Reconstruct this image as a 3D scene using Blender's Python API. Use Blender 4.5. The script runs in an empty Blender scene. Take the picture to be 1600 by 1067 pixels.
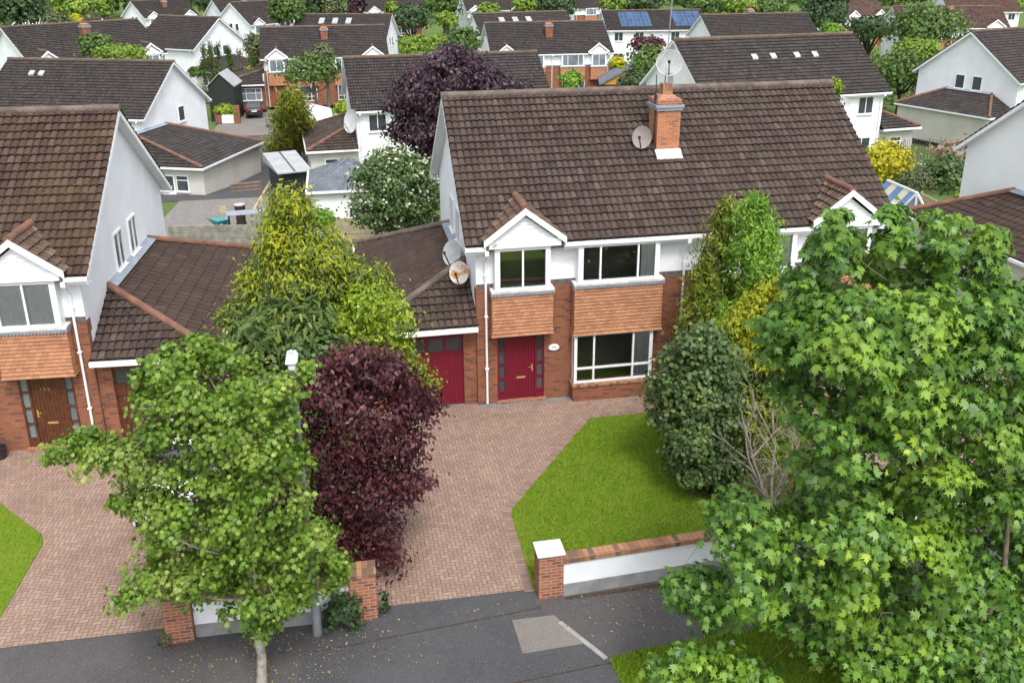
import bpy, math, random
import numpy as np
from mathutils import Matrix, Vector
random.seed(7); rng = np.random.default_rng(7)
R = math.radians
scene = bpy.context.scene; col = scene.collection
# ------------------------------------------------------------------ camera
F_PX, PITCH, YAW, ROLL, CAM_H = 1426.7, R(19.555), R(10.62), R(-0.34), 13.1
_fw = np.array([math.sin(YAW)*math.cos(PITCH), math.cos(YAW)*math.cos(PITCH), -math.sin(PITCH)])
_r0 = np.array([math.cos(YAW), -math.sin(YAW), 0.0]); _u0 = np.cross(_r0, _fw)
_rt = _r0*math.cos(ROLL)+_u0*math.sin(ROLL); _up = _u0*math.cos(ROLL)-_r0*math.sin(ROLL)
CAM = np.array([0, 0, CAM_H])
cd = bpy.data.cameras.new('camera'); co = bpy.data.objects.new('camera', cd); col.objects.link(co)
cd.sensor_width = 36; cd.sensor_fit = 'HORIZONTAL'; cd.lens = F_PX/1600*36
cd.shift_y = -101.1/1600; cd.clip_start = .1; cd.clip_end = 3000
co.matrix_world = Matrix(((_rt[0], _up[0], -_fw[0], 0), (_rt[1], _up[1], -_fw[1], 0), (_rt[2], _up[2], -_fw[2], CAM_H), (0, 0, 0, 1)))
scene.camera = co
def ray(x, y): return _fw+_rt*(x-800)/F_PX-_up*(y-432.4)/F_PX
def atY(x, y, Y): d = ray(x, y); return CAM+d*(Y/d[1])          # a point of the place at depth Y
def atZ(x, y, z): d = ray(x, y); return CAM+d*((z-CAM_H)/d[2])
# ------------------------------------------------------------------ light
w = bpy.data.worlds.new('World'); scene.world = w; w.use_nodes = True
SUN_EL, SUN_AZ = R(58), R(172)          # azimuth clockwise from +y
sky = w.node_tree.nodes.new('ShaderNodeTexSky'); sky.sky_type = 'NISHITA'; sky.sun_disc = False
sky.sun_elevation = SUN_EL; sky.sun_rotation = SUN_AZ; sky.air_density = 1.0; sky.dust_density = 3.0; sky.ozone_density = 1.0
bg = w.node_tree.nodes['Background']; bg.inputs[1].default_value = .15
hsv = w.node_tree.nodes.new('ShaderNodeHueSaturation'); hsv.inputs['Saturation'].default_value = .24      # thin white overcast
w.node_tree.links.new(sky.outputs[0], hsv.inputs['Color']); w.node_tree.links.new(hsv.outputs[0], bg.inputs[0])
sd = bpy.data.lights.new('sun', 'SUN'); so = bpy.data.objects.new('sun', sd); col.objects.link(so)
sd.energy = .9; sd.angle = R(11); sd.color = (1, .965, .91)
_sv = Vector((math.sin(SUN_AZ)*math.cos(SUN_EL), math.cos(SUN_AZ)*math.cos(SUN_EL), math.sin(SUN_EL)))
so.rotation_euler = _sv.to_track_quat('Z', 'Y').to_euler(); so.location = (0, 0, 60)
scene.view_settings.view_transform = 'Standard'; scene.view_settings.look = 'None'
scene.view_settings.exposure = 1.23; scene.view_settings.gamma = 1
scene.cycles.max_bounces = 6; scene.cycles.transparent_max_bounces = 12
scene.cycles.caustics_reflective = False; scene.cycles.caustics_refractive = False
# ------------------------------------------------------------------ materials
class NT:
    def __init__(s, name):
        s.m = bpy.data.materials.new(name); s.m.use_nodes = True; s.t = s.m.node_tree; s.n = s.t.nodes
        s.b = s.n['Principled BSDF']; s.out = s.n['Material Output']
    def node(s, ty, **kw):
        n = s.n.new(ty)
        for k, v in kw.items(): setattr(n, k, v)
        return n
    def link(s, a, b): s.t.links.new(a, b)
    def val(s, sock, v):
        if hasattr(v, 'is_linked') or hasattr(v, 'links'): s.link(v, sock)
        else: sock.default_value = v
    def math(s, op, a, b=0.0, c=None):
        n = s.node('ShaderNodeMath', operation=op); s.val(n.inputs[0], a); s.val(n.inputs[1], b)
        if c is not None: s.val(n.inputs[2], c)
        return n.outputs[0]
    def mix(s, f, a, b, mode='MIX'):
        n = s.node('ShaderNodeMix', data_type='RGBA', blend_type=mode); s.val(n.inputs[0], f)
        for i, v in ((6, a), (7, b)): s.val(n.inputs[i], (*v, 1) if isinstance(v, tuple) and len(v) == 3 else v)
        return n.outputs[2]
    def coord(s, k='Object'): return s.node('ShaderNodeTexCoord').outputs[k]
    def noise(s, vec, scale, detail=4, rough=.55):
        n = s.node('ShaderNodeTexNoise'); s.link(vec, n.inputs['Vector']); n.inputs['Scale'].default_value = scale
        n.inputs['Detail'].default_value = detail; n.inputs['Roughness'].default_value = rough; return n.outputs['Fac']
    def ramp(s, f, stops):
        n = s.node('ShaderNodeValToRGB'); e = n.color_ramp.elements
        while len(e) < len(stops): e.new(.5)
        for i, (p, c) in enumerate(stops):
            e[i].position = p; e[i].color = (*c, 1) if len(c) == 3 else c
        s.link(f, n.inputs[0]); return n.outputs[0]
    def step(s, f, a, b):
        n = s.node('ShaderNodeMapRange'); n.clamp = True; s.link(f, n.inputs[0]); n.inputs[1].default_value = a; n.inputs[2].default_value = b
        return n.outputs[0]
    def bump(s, h, strength=.4, dist=.02):
        n = s.node('ShaderNodeBump'); n.inputs['Strength'].default_value = strength; n.inputs['Distance'].default_value = dist
        s.link(h, n.inputs['Height']); s.link(n.outputs[0], s.b.inputs['Normal'])
    def fin(s, c, rough=.8, spec=.3, metal=0):
        s.val(s.b.inputs['Base Color'], (*c, 1) if isinstance(c, tuple) and len(c) == 3 else c)
        s.val(s.b.inputs['Roughness'], rough); s.b.inputs['Specular IOR Level'].default_value = spec; s.b.inputs['Metallic'].default_value = metal
        return s.m
def mplain(name, c1, c2=None, scale=3., rough=.7, spec=.3, bump=0, bscale=40, metal=0, lo=.35, hi=.65):
    t = NT(name); o = t.coord()
    c2 = c2 or tuple(x*.85 for x in c1)
    f = t.step(t.noise(o, scale, 5), lo, hi); c = t.mix(f, c1, c2)
    if bump: t.bump(t.noise(o, bscale, 3), bump, .02)
    return t.fin(c, rough, spec, metal)
def mtile(name, c1, c2, c3, lichen, lf=.5):
    t = NT(name); uv = t.coord('UV'); o = t.coord()
    fl = t.node('ShaderNodeVectorMath', operation='FLOOR'); t.link(uv, fl.inputs[0])
    wn = t.node('ShaderNodeTexWhiteNoise', noise_dimensions='2D'); t.link(fl.outputs[0], wn.inputs['Vector'])
    c = t.ramp(wn.outputs['Value'], [(0, c1), (.5, c2), (.97, c3), (1, tuple(x*1.3 for x in c3))])
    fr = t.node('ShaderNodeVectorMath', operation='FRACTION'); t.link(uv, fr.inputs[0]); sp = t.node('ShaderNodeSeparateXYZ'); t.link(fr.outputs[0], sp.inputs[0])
    dj = t.math('MULTIPLY', t.math('ABSOLUTE', t.math('SUBTRACT', sp.outputs[0], .5)), 2); c = t.mix(t.math('MULTIPLY', t.step(dj, .62, .98), .85), c, tuple(x*.25 for x in c1)); c = t.mix(t.math('LESS_THAN', sp.outputs[1], .035), c, tuple(x*.28 for x in c1))    # shade in the side laps and under course butts, painted into the colour
    n = t.noise(o, .7, 6, .65); c = t.mix(t.math('MULTIPLY', t.step(n, .45, .7), lf), c, lichen)
    n2 = t.noise(o, 14, 4, .7); c = t.mix(t.math('MULTIPLY', t.step(n2, .42, .75), .5), c, tuple(x*.55 for x in c1))
    n3 = t.noise(o, 30, 2, .5); c = t.mix(t.math('MULTIPLY', t.step(n3, .66, .72), .5), c, tuple(x*2.2 for x in lichen))
    t.bump(t.noise(o, 60, 3), .35, .01)
    return t.fin(c, .86, .25)
def mbrick(name, c1, c2, dark, mortar, bw=.225, bh=.075, ms=.008, offset=.5, darkf=.35, bumpy=.5):
    t = NT(name); uv = t.coord('UV'); o = t.coord()
    b = t.node('ShaderNodeTexBrick'); b.offset = offset; t.link(uv, b.inputs['Vector'])
    b.inputs['Color1'].default_value = (0, 0, 0, 1); b.inputs['Color2'].default_value = (1, 1, 1, 1); b.inputs['Mortar'].default_value = (.5, .5, .5, 1)
    b.inputs['Scale'].default_value = 1; b.inputs['Brick Width'].default_value = bw; b.inputs['Row Height'].default_value = bh
    b.inputs['Mortar Size'].default_value = ms; b.inputs['Mortar Smooth'].default_value = .2; b.inputs['Bias'].default_value = 0
    c = t.ramp(b.outputs['Color'], [(0, dark), (darkf, c2), (darkf+.2, c1), (1, tuple(x*1.12 for x in c1))])
    c = t.mix(t.math('MULTIPLY', t.step(t.noise(o, 1.1, 5), .4, .7), .45), c, tuple(x*.7 for x in c2))
    c = t.mix(b.outputs['Fac'], c, mortar)
    t.bump(t.math('SUBTRACT', t.noise(o, 80, 2), t.math('MULTIPLY', b.outputs['Fac'], 2)), bumpy, .006)
    return t.fin(c, .85, .2)
def mherring(name, c1, c2, c3, joint, wd=.1):
    t = NT(name); uv = t.coord('UV'); o = t.coord()
    sx = t.node('ShaderNodeSeparateXYZ'); t.link(uv, sx.inputs[0])
    x = t.math('DIVIDE', sx.outputs[0], wd); y = t.math('DIVIDE', sx.outputs[1], wd)
    i = t.math('FLOOR', x); j = t.math('FLOOR', y); fx = t.math('SUBTRACT', x, i); fy = t.math('SUBTRACT', y, j)
    m = t.math('FLOORED_MODULO', t.math('SUBTRACT', i, j), 4)
    eq = [t.math('COMPARE', m, k, .3) for k in (0., 1., 2., 3.)]
    bi = t.math('SUBTRACT', i, eq[1]); bj = t.math('SUBTRACT', j, eq[2])
    cx = t.node('ShaderNodeCombineXYZ'); t.link(bi, cx.inputs[0]); t.link(bj, cx.inputs[1])
    wn = t.node('ShaderNodeTexWhiteNoise', noise_dimensions='2D'); t.link(cx.outputs[0], wn.inputs['Vector'])
    jw = .075
    def edge(d, off): return t.math('MULTIPLY', t.math('LESS_THAN', d, jw), t.math('SUBTRACT', 1., off))
    e = t.math('MAXIMUM', t.math('MAXIMUM', edge(fx, eq[1]), edge(t.math('SUBTRACT', 1., fx), eq[0])),
               t.math('MAXIMUM', edge(fy, eq[2]), edge(t.math('SUBTRACT', 1., fy), eq[3])))
    c = t.ramp(wn.outputs['Value'], [(0, c1), (.5, c2), (1, c3)])
    c = t.mix(t.math('MULTIPLY', t.step(t.noise(o, .8, 6, .65), .42, .68), .42), c, tuple(v*.62 for v in c1))
    c = t.mix(t.math('MULTIPLY', t.step(t.noise(o, 22, 3), .5, .75), .3), c, tuple(v*.6 for v in c1))
    c = t.mix(t.math('MULTIPLY', e, .85), c, joint)
    t.bump(t.math('SUBTRACT', t.noise(o, 90, 2), t.math('MULTIPLY', e, 2)), .4, .006)
    return t.fin(c, .85, .25)
def mleaf(name, stops, nscale=.8, trans=.28, rough=.5, alt=None, altf=.5, spec=.35):
    t = NT(name); g = t.node('ShaderNodeNewGeometry'); o = t.coord()
    n = t.noise(o, nscale, 3); f = t.math('ADD', t.math('MULTIPLY', g.outputs['Random Per Island'], .62), t.math('MULTIPLY', t.step(n, .3, .7), .38))
    c = t.ramp(f, stops)
    if alt: c = t.mix(t.math('MULTIPLY', t.step(t.noise(o, nscale*.7, 2), .54, .68), altf), c, alt)
    t.fin(c, rough, spec)
    tr = t.node('ShaderNodeBsdfTranslucent'); t.link(c, tr.inputs[0]); mx = t.node('ShaderNodeMixShader'); mx.inputs[0].default_value = trans
    t.link(t.b.outputs[0], mx.inputs[1]); t.link(tr.outputs[0], mx.inputs[2]); t.link(mx.outputs[0], t.out.inputs[0])
    return t.m
def mglass(name):
    t = NT(name); fr = t.node('ShaderNodeFresnel'); fr.inputs[0].default_value = 1.5
    tr = t.node('ShaderNodeBsdfTransparent'); tr.inputs[0].default_value = (.86, .9, .88, 1)
    gl = t.node('ShaderNodeBsdfGlossy'); gl.inputs['Roughness'].default_value = .02
    mx = t.node('ShaderNodeMixShader'); t.link(t.math('ADD', t.math('MULTIPLY', fr.outputs[0], 1.3), .15), mx.inputs[0]); t.link(tr.outputs[0], mx.inputs[1]); t.link(gl.outputs[0], mx.inputs[2])
    t.link(mx.outputs[0], t.out.inputs[0]); t.n.remove(t.b); return t.m
def mlawn(name, a, b, c, dry):
    t = NT(name); o = t.coord()
    cc = t.ramp(t.noise(o, 26, 5, .7), [(.25, a), (.5, b), (.8, c)])
    cc = t.mix(t.math('MULTIPLY', t.step(t.noise(o, 1.3, 5, .7), .45, .7), .5), cc, dry)
    t.bump(t.noise(o, 120, 3), .8, .03); return t.fin(cc, .9, .15)
def masph(name, a, b, speck):
    t = NT(name); o = t.coord()
    c = t.mix(t.step(t.noise(o, .55, 6, .62), .36, .66), a, b)
    c = t.mix(t.step(t.noise(o, 55, 2, .6), .58, .66), c, speck)
    c = t.mix(t.math('MULTIPLY', t.step(t.noise(o, 4, 6, .7), .52, .75), .35), c, tuple(v*.6 for v in a))
    t.bump(t.noise(o, 90, 2), .6, .008); return t.fin(c, .82, .3)
MT = dict(
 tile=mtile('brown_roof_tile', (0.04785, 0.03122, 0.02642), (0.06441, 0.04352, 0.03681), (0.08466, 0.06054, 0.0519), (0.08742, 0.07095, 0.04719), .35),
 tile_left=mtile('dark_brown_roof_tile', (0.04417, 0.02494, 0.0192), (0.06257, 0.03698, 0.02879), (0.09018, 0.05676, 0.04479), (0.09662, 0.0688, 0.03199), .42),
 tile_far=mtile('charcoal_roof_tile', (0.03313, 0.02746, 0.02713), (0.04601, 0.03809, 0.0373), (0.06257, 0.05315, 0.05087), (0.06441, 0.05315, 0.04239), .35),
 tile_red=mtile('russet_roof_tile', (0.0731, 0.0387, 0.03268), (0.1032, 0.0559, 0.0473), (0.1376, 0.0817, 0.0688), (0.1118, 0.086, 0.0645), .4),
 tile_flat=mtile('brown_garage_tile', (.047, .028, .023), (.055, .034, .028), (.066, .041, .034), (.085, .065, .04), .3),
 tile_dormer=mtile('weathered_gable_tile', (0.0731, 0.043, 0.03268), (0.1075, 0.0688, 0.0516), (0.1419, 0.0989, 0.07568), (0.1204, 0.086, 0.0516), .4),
 slate=mbrick('grey_slate', (.15, .165, .19), (.125, .14, .165), (.10, .115, .135), (.06, .065, .075), .32, .28, .006, darkf=.3, bumpy=.3),
 ridge=mplain('terracotta_ridge_tile', (.22, .10, .065), (.11, .07, .055), 2.5, .85, bump=.5, bscale=25),
 ridge_dull=mplain('weathered_ridge_tile', (.155, .12, .10), (.085, .065, .055), 2.2, .88, bump=.5, bscale=25),
 ridge_far=mplain('mossy_ridge_tile', (.15, .10, .062), (.085, .065, .05), 1.2, .88),
 brick=mbrick('red_brown_brick', (0.2696, 0.09804, 0.05065), (0.2002, 0.07516, 0.04494), (0.1103, 0.06127, 0.0531), (0.1879, 0.1348, 0.1021), .225, .075, .006, darkf=.22),
 brick_band=mbrick('grey_soldier_course', (.13, .105, .10), (.10, .085, .085), (.075, .07, .075), (.17, .15, .14), .075, .225, .006, offset=0),
 brick_pier=mbrick('orange_pier_brick', (0.344, 0.1247, 0.0645), (0.258, 0.086, 0.0516), (0.1462, 0.0731, 0.0559), (0.3612, 0.2838, 0.2236), .225, .078, .009, darkf=.22),
 brick_chim=mbrick('bright_orange_brick', (0.43, 0.1634, 0.0731), (0.344, 0.129, 0.0645), (0.2322, 0.1032, 0.0688), (0.3612, 0.2408, 0.172), .225, .078, .008, darkf=.18),
 coping=mbrick('brick_on_edge_coping', (0.3698, 0.1892, 0.1032), (0.258, 0.1204, 0.0688), (0.1032, 0.086, 0.0774), (0.172, 0.129, 0.0946), .115, 3, .008, offset=0, darkf=.25),
 hung=mbrick('orange_hung_tile', (0.4197, 0.2036, 0.1122), (0.3777, 0.1761, 0.09727), (0.3357, 0.1541, 0.08729), (0.2098, 0.09907, 0.06235), .17, .105, .004, darkf=.25, bumpy=.3),
 render=mplain('white_roughcast', (0.8077, 0.825, 0.8517), (0.7289, 0.75, 0.7803), 1.0, .92, .15, .6, 45),
 render_smooth=mplain('white_smooth_render', (.83, .84, .85), (.77, .78, .795), .7, .85, .15, .1, 30),
 render_cream=mplain('cream_render', (0.561, 0.5397, 0.493), (0.4675, 0.4505, 0.408), .8, .9, .15, .3, 40),
 plinth=mplain('grey_plinth', (0.289, 0.289, 0.289), (0.204, 0.204, 0.2082), 2.2, .9, .15, .4, 30),
 concrete=mplain('weathered_concrete', (0.323, 0.3017, 0.2635), (0.187, 0.1742, 0.153), 2.5, .92, .15, .5, 30),
 concrete_tan=mplain('tan_concrete', (.45, .38, .25), (.33, .28, .19), 2.5, .92, .15, .4, 30),
 upvc=mplain('white_upvc', (.80, .81, .82), (.75, .76, .78), 4, .35, .4),
 soffit=mplain('off_white_soffit', (.70, .70, .70), (.58, .58, .58), 3, .6),
 sillstone=mplain('pale_sill', (.66, .64, .60), (.45, .43, .40), 5, .8),
 lead=mplain('grey_lead', (.20, .23, .28), (.28, .31, .36), 3, .55, .4),
 crimson=mplain('crimson_gloss_paint', (0.1628, 0.00704, 0.02288), (0.1364, 0.00616, 0.01936), 2, .38, .45),
 brown=mplain('brown_stained_timber', (.115, .040, .017), (.065, .022, .011), 6, .45, .4),
 darkwood=mplain('dark_timber', (.05, .025, .016), (.03, .017, .012), 6, .6),
 brass=mplain('polished_brass', (.75, .52, .2), (.65, .42, .15), 8, .3, .5, metal=.6),
 glass=mglass('window_glass'),
 pane=mplain('dark_window_glass', (.035, .042, .05), (.07, .08, .09), .8, .08, .6),
 pane_sky=mplain('pale_window_glass', (.20, .235, .26), (.11, .13, .15), .9, .12, .6),
 curtain=mplain('pale_curtain', (.80, .81, .82), (.72, .73, .75), 6, .9, .1),
 inside=mplain('dim_interior', (.22, .21, .19), (.16, .15, .14), 1, .9, .1),
 grey_metal=mplain('galvanised_steel', (.30, .32, .35), (.22, .235, .26), 3, .45, .5, metal=.4),
 dish=mplain('pale_dish_enamel', (0.476, 0.4845, 0.493), (0.374, 0.3825, 0.391), 4, .5),
 dish_dull=mplain('grey_brown_dish', (.27, .235, .215), (.22, .19, .18), 4, .6),
 rust=mplain('rust_stained_enamel', (.66, .65, .62), (.55, .26, .07), 5, .6, lo=.48, hi=.58),
 black=mplain('black_plastic', (.018, .018, .02), (.03, .03, .033), 5, .4, .4),
 rubber=mplain('tyre_rubber', (.02, .02, .02), (.03, .03, .03), 5, .85),
 carwhite=mplain('white_car_paint', (.78, .80, .82), (.76, .78, .80), 1, .18, .6),
 carblack=mplain('black_car_paint', (.018, .022, .026), (.022, .027, .03), 1, .15, .6),
 redlens=mplain('red_lens', (.35, .01, .01), (.3, .01, .01), 4, .2, .5),
 lamp_glass=mplain('headlamp_lens', (.6, .62, .65), (.5, .52, .55), 6, .1, .6),
 cap=mplain('white_pier_cap', (.80, .80, .80), (.66, .66, .64), 6, .75, .2, lo=.5, hi=.75),
 green_shed=mplain('dark_green_timber', (.022, .032, .028), (.015, .02, .018), 3, .7),
 whiteroof=mplain('white_felt_roof', (0.3564, 0.3672, 0.378), (0.2808, 0.2943, 0.3078), 1.5, .7),
 timber=mplain('weathered_timber', (.30, .20, .12), (.17, .11, .07), 4, .85),
 timber_pale=mplain('pale_timber', (.48, .38, .24), (.36, .27, .16), 5, .8),
 ochre=mplain('ochre_boards', (.52, .26, .05), (.44, .21, .04), 4, .7),
 blue=mplain('blue_plastic', (.10, .26, .42), (.07, .2, .36), 4, .45),
 teal=mplain('teal_plastic', (.05, .28, .27), (.04, .22, .22), 4, .5),
 solar=mbrick('solar_cells', (.045, .085, .16), (.04, .075, .14), (.035, .065, .12), (.15, .2, .28), .55, .9, .012, offset=0, bumpy=0),
 blueroof=mplain('blue_roof_panel', (.12, .24, .46), (.09, .19, .38), 2, .3, .5),
 creamroof=mplain('cream_roof_panel', (.66, .62, .48), (.6, .55, .42), 2, .4),
 net=mplain('grey_netting', (.10, .10, .10), (.06, .06, .06), 3, .9),
 bark=mplain('grey_brown_bark', (.20, .165, .13), (.11, .09, .07), 9, .9, .1, .8, 40),
 bark_pale=mplain('pale_bark', (0.33, 0.3036, 0.264), (0.198, 0.1782, 0.1518), 7, .9, .1, .6, 30, lo=.45, hi=.62),
 bark_grey=mplain('silvery_dead_twig', (.34, .31, .27), (.22, .19, .16), 8, .9, .1),
 bark_dark=mplain('dark_bark', (.075, .055, .045), (.04, .03, .025), 9, .9, .1, .6, 40),
 herring=mherring('herringbone_clay_paving', (0.2558, 0.1699, 0.1312), (0.2962, 0.2004, 0.1567), (0.3366, 0.2352, 0.1862), (0.08976, 0.06097, 0.04657)),
 border=mbrick('paving_border', (0.252, 0.1722, 0.1428), (0.2226, 0.1512, 0.1218), (0.1974, 0.1302, 0.105), (0.1008, 0.0714, 0.0546), .1, 1.0, .006, offset=0, bumpy=.4),
 flag=mplain('grey_flagstone', (0.221, 0.2082, 0.1955), (0.1615, 0.153, 0.1445), 3, .85, .2, .4, 30),
 asphalt=masph('worn_asphalt', (0.0518, 0.0518, 0.05718), (0.06838, 0.06838, 0.07375), (0.1326, 0.1285, 0.1243)),
 asphalt_old=masph('old_asphalt_path', (0.06437, 0.05989, 0.06157), (0.08283, 0.07723, 0.07836), (0.1512, 0.1399, 0.1315)),
 slab=masph('buff_aggregate', (.150, .136, .124), (.185, .168, .152), (.30, .275, .25)),
 kerb=mplain('pale_kerb', (0.3323, 0.3179, 0.3034), (0.2456, 0.2348, 0.224), 5, .85, .2, .3, 40),
 soil=mplain('leaf_litter', (.085, .06, .04), (.05, .036, .025), 9, .95, .1, .8, 30),
 lawn=mlawn('mown_lawn', (0.0728, 0.1379, 0.0072), (0.1288, 0.215, 0.0126), (0.1904, 0.2812, 0.0234), (0.2352, 0.2426, 0.0405)),
 ground=mlawn('garden_ground', (.05, .095, .02), (.09, .15, .035), (.13, .19, .05), (.15, .14, .09)),
 blade=mleaf('grass_blade', [(0, (0.08599, 0.1549, 0.006247)), (.45, (0.1659, 0.268, 0.0116)), (.85, (0.2334, 0.3335, 0.02678)), (1, (0.344, 0.3573, 0.06247))], 1.2, .3, .6),
 L_maple=mleaf('maple_leaf', [(0, (0.0328, 0.08998, 0.01503)), (.35, (0.06308, 0.15, 0.02066)), (.65, (0.1111, 0.2219, 0.0263)), (.9, (0.2019, 0.3299, 0.03758)), (1, (0.3785, 0.4799, 0.03758))], .55, .22, .42, (0.2523, 0.384, 0.03006), .7, spec=.35),
 L_field=mleaf('field_maple_leaf', [(0, (0.04253, 0.1017, 0.00945)), (.35, (0.08978, 0.1767, 0.01512)), (.65, (0.1559, 0.2517, 0.02646)), (.9, (0.2457, 0.3374, 0.0567)), (1, (0.3969, 0.3856, 0.0945))], .9, .24, .45, (0.3213, 0.3641, 0.0945), .55),
 L_purple=mleaf('purple_plum_leaf', [(0, (0.0246, 0.007706, 0.01174)), (.4, (0.05814, 0.01541, 0.02167)), (.75, (0.1118, 0.03082, 0.03612)), (1, (0.2236, 0.07706, 0.06772))], .9, .22, .42),
 L_copper=mleaf('copper_beech_leaf', [(0, (.018, .011, .017)), (.4, (.038, .019, .029)), (.75, (.070, .036, .050)), (1, (.15, .085, .10))], .6, .2, .42),
 L_gold=mleaf('golden_cypress_spray', [(0, (0.0969, 0.1673, 0.0095)), (.3, (0.1938, 0.2483, 0.0114)), (.65, (0.3198, 0.3294, 0.0133)), (1, (0.4651, 0.4257, 0.0171))], 1.2, .25, .6),
 L_goldgreen=mleaf('grey_green_cypress_spray', [(0, (0.034, 0.068, 0.0153)), (.4, (0.068, 0.119, 0.0255)), (.75, (0.1148, 0.17, 0.03825)), (1, (0.221, 0.2465, 0.03825))], 1.0, .2, .6),
 L_pole=mleaf('deep_green_spray', [(0, (.03, .055, .012)), (.4, (.055, .095, .018)), (.75, (.09, .14, .024)), (1, (.14, .19, .04))], .6, .2, .6),
 L_goldconif=mleaf('dark_gold_spray', [(0, (.055, .085, .008)), (.4, (.12, .15, .012)), (.75, (.21, .22, .016)), (1, (.34, .31, .02))], .6, .2, .6),
 L_lime=mleaf('lime_green_leaf', [(0, (0.1105, 0.187, 0.0119)), (.4, (0.1955, 0.289, 0.017)), (.75, (0.289, 0.3825, 0.0255)), (1, (0.391, 0.459, 0.051))], 1.0, .35, .5),
 L_bright=mleaf('bright_green_spray', [(0, (0.0605, 0.1485, 0.016)), (.4, (0.1265, 0.2585, 0.026)), (.75, (0.2035, 0.363, 0.04)), (1, (0.33, 0.462, 0.06))], .9, .3, .55),
 L_colum=mleaf('bronze_green_spray', [(0, (0.066, 0.1, 0.0132)), (.4, (0.132, 0.175, 0.0176)), (.75, (0.216, 0.25, 0.0242)), (1, (0.384, 0.375, 0.033))], 1.0, .2, .6),
 L_yellow=mleaf('bright_yellow_leaf', [(0, (0.24, 0.24, 0.008)), (.4, (0.384, 0.368, 0.012)), (.75, (0.528, 0.48, 0.016)), (1, (0.6, 0.544, 0.04))], 1.2, .3, .5),
 L_hedge=mleaf('dark_ivy_leaf', [(0, (0.02928, 0.06, 0.0198)), (.4, (0.061, 0.108, 0.0308)), (.75, (0.1159, 0.174, 0.0462)), (1, (0.2318, 0.282, 0.077))], 1.0, .2, .4),
 L_elder=mleaf('elder_leaf', [(0, (0.0385, 0.0825, 0.0264)), (.4, (0.0682, 0.1265, 0.0374)), (.75, (0.1155, 0.1815, 0.0495)), (1, (0.209, 0.264, 0.088))], .9, .25, .5),
 L_flower=mleaf('cream_flower_head', [(0, (0.45, 0.468, 0.324)), (.5, (0.558, 0.558, 0.414)), (1, (0.648, 0.63, 0.504))], 2, .2, .8),
 L_mid=mleaf('mid_green_leaf', [(0, (.032, .075, .018)), (.4, (.065, .125, .026)), (.75, (.115, .19, .036)), (1, (.19, .27, .06))], .35, .28, .55),
 L_dark=mleaf('dark_green_leaf', [(0, (.018, .045, .018)), (.4, (.036, .075, .025)), (.75, (.065, .115, .034)), (1, (.11, .165, .05))], .3, .22, .55),
 L_light=mleaf('light_green_leaf', [(0, (.085, .15, .018)), (.4, (.145, .235, .025)), (.75, (.22, .32, .035)), (1, (.32, .40, .06))], .35, .3, .55),
 L_mix=mleaf('mixed_garden_leaf', [(0, (.03, .065, .018)), (.4, (.07, .13, .025)), (.75, (.14, .21, .035)), (1, (.26, .30, .07))], .12, .25, .55),
 L_olive=mleaf('grey_olive_leaf', [(0, (.06, .08, .035)), (.4, (.10, .125, .05)), (.75, (.15, .175, .075)), (1, (.22, .24, .12))], .4, .25, .6),
 L_litter=mleaf('fallen_leaf', [(0, (.10, .07, .03)), (.5, (.20, .17, .06)), (1, (.33, .30, .14))], 1, .1, .8),
 L_blossom=mleaf('pinkish_seed_head', [(0, (.26, .18, .12)), (.5, (.36, .26, .19)), (1, (.5, .38, .3))], 1, .2, .8),
)
# ------------------------------------------------------------------ mesh builders
def tag(o, label=None, cat=None, group=None, kind=None):
    if label: o['label'] = label
    if cat: o['category'] = cat
    if group: o['group'] = group
    if kind: o['kind'] = kind
    return o
def empty(name, loc=(0, 0, 0), rz=0., label=None, cat=None, group=None):
    o = bpy.data.objects.new(name, None); col.objects.link(o); o.location = loc; o.rotation_euler = (0, 0, rz); o.empty_display_size = .3
    return tag(o, label, cat, group)
def fastmesh(name, V, loops, starts, totals, mats, mi=None, UV=None, parent=None, smooth=False):
    me = bpy.data.meshes.new(name); V = np.asarray(V, np.float32)
    me.vertices.add(len(V)); me.vertices.foreach_set('co', V.ravel())
    me.loops.add(len(loops)); me.loops.foreach_set('vertex_index', np.asarray(loops, np.int32))
    me.polygons.add(len(starts)); me.polygons.foreach_set('loop_start', np.asarray(starts, np.int32)); me.polygons.foreach_set('loop_total', np.asarray(totals, np.int32))
    if mi is not None: me.polygons.foreach_set('material_index', np.asarray(mi, np.int32))
    if smooth: me.polygons.foreach_set('use_smooth', np.ones(len(starts), bool))
    if UV is not None:
        l = me.uv_layers.new(name='UVMap'); l.data.foreach_set('uv', np.asarray(UV, np.float32).ravel())
    for m in (mats if isinstance(mats, (list, tuple)) else [mats]): me.materials.append(m)
    me.update(calc_edges=True); me.validate()
    o = bpy.data.objects.new(name, me); col.objects.link(o)
    if parent is not None: o.parent = parent
    return o
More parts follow.
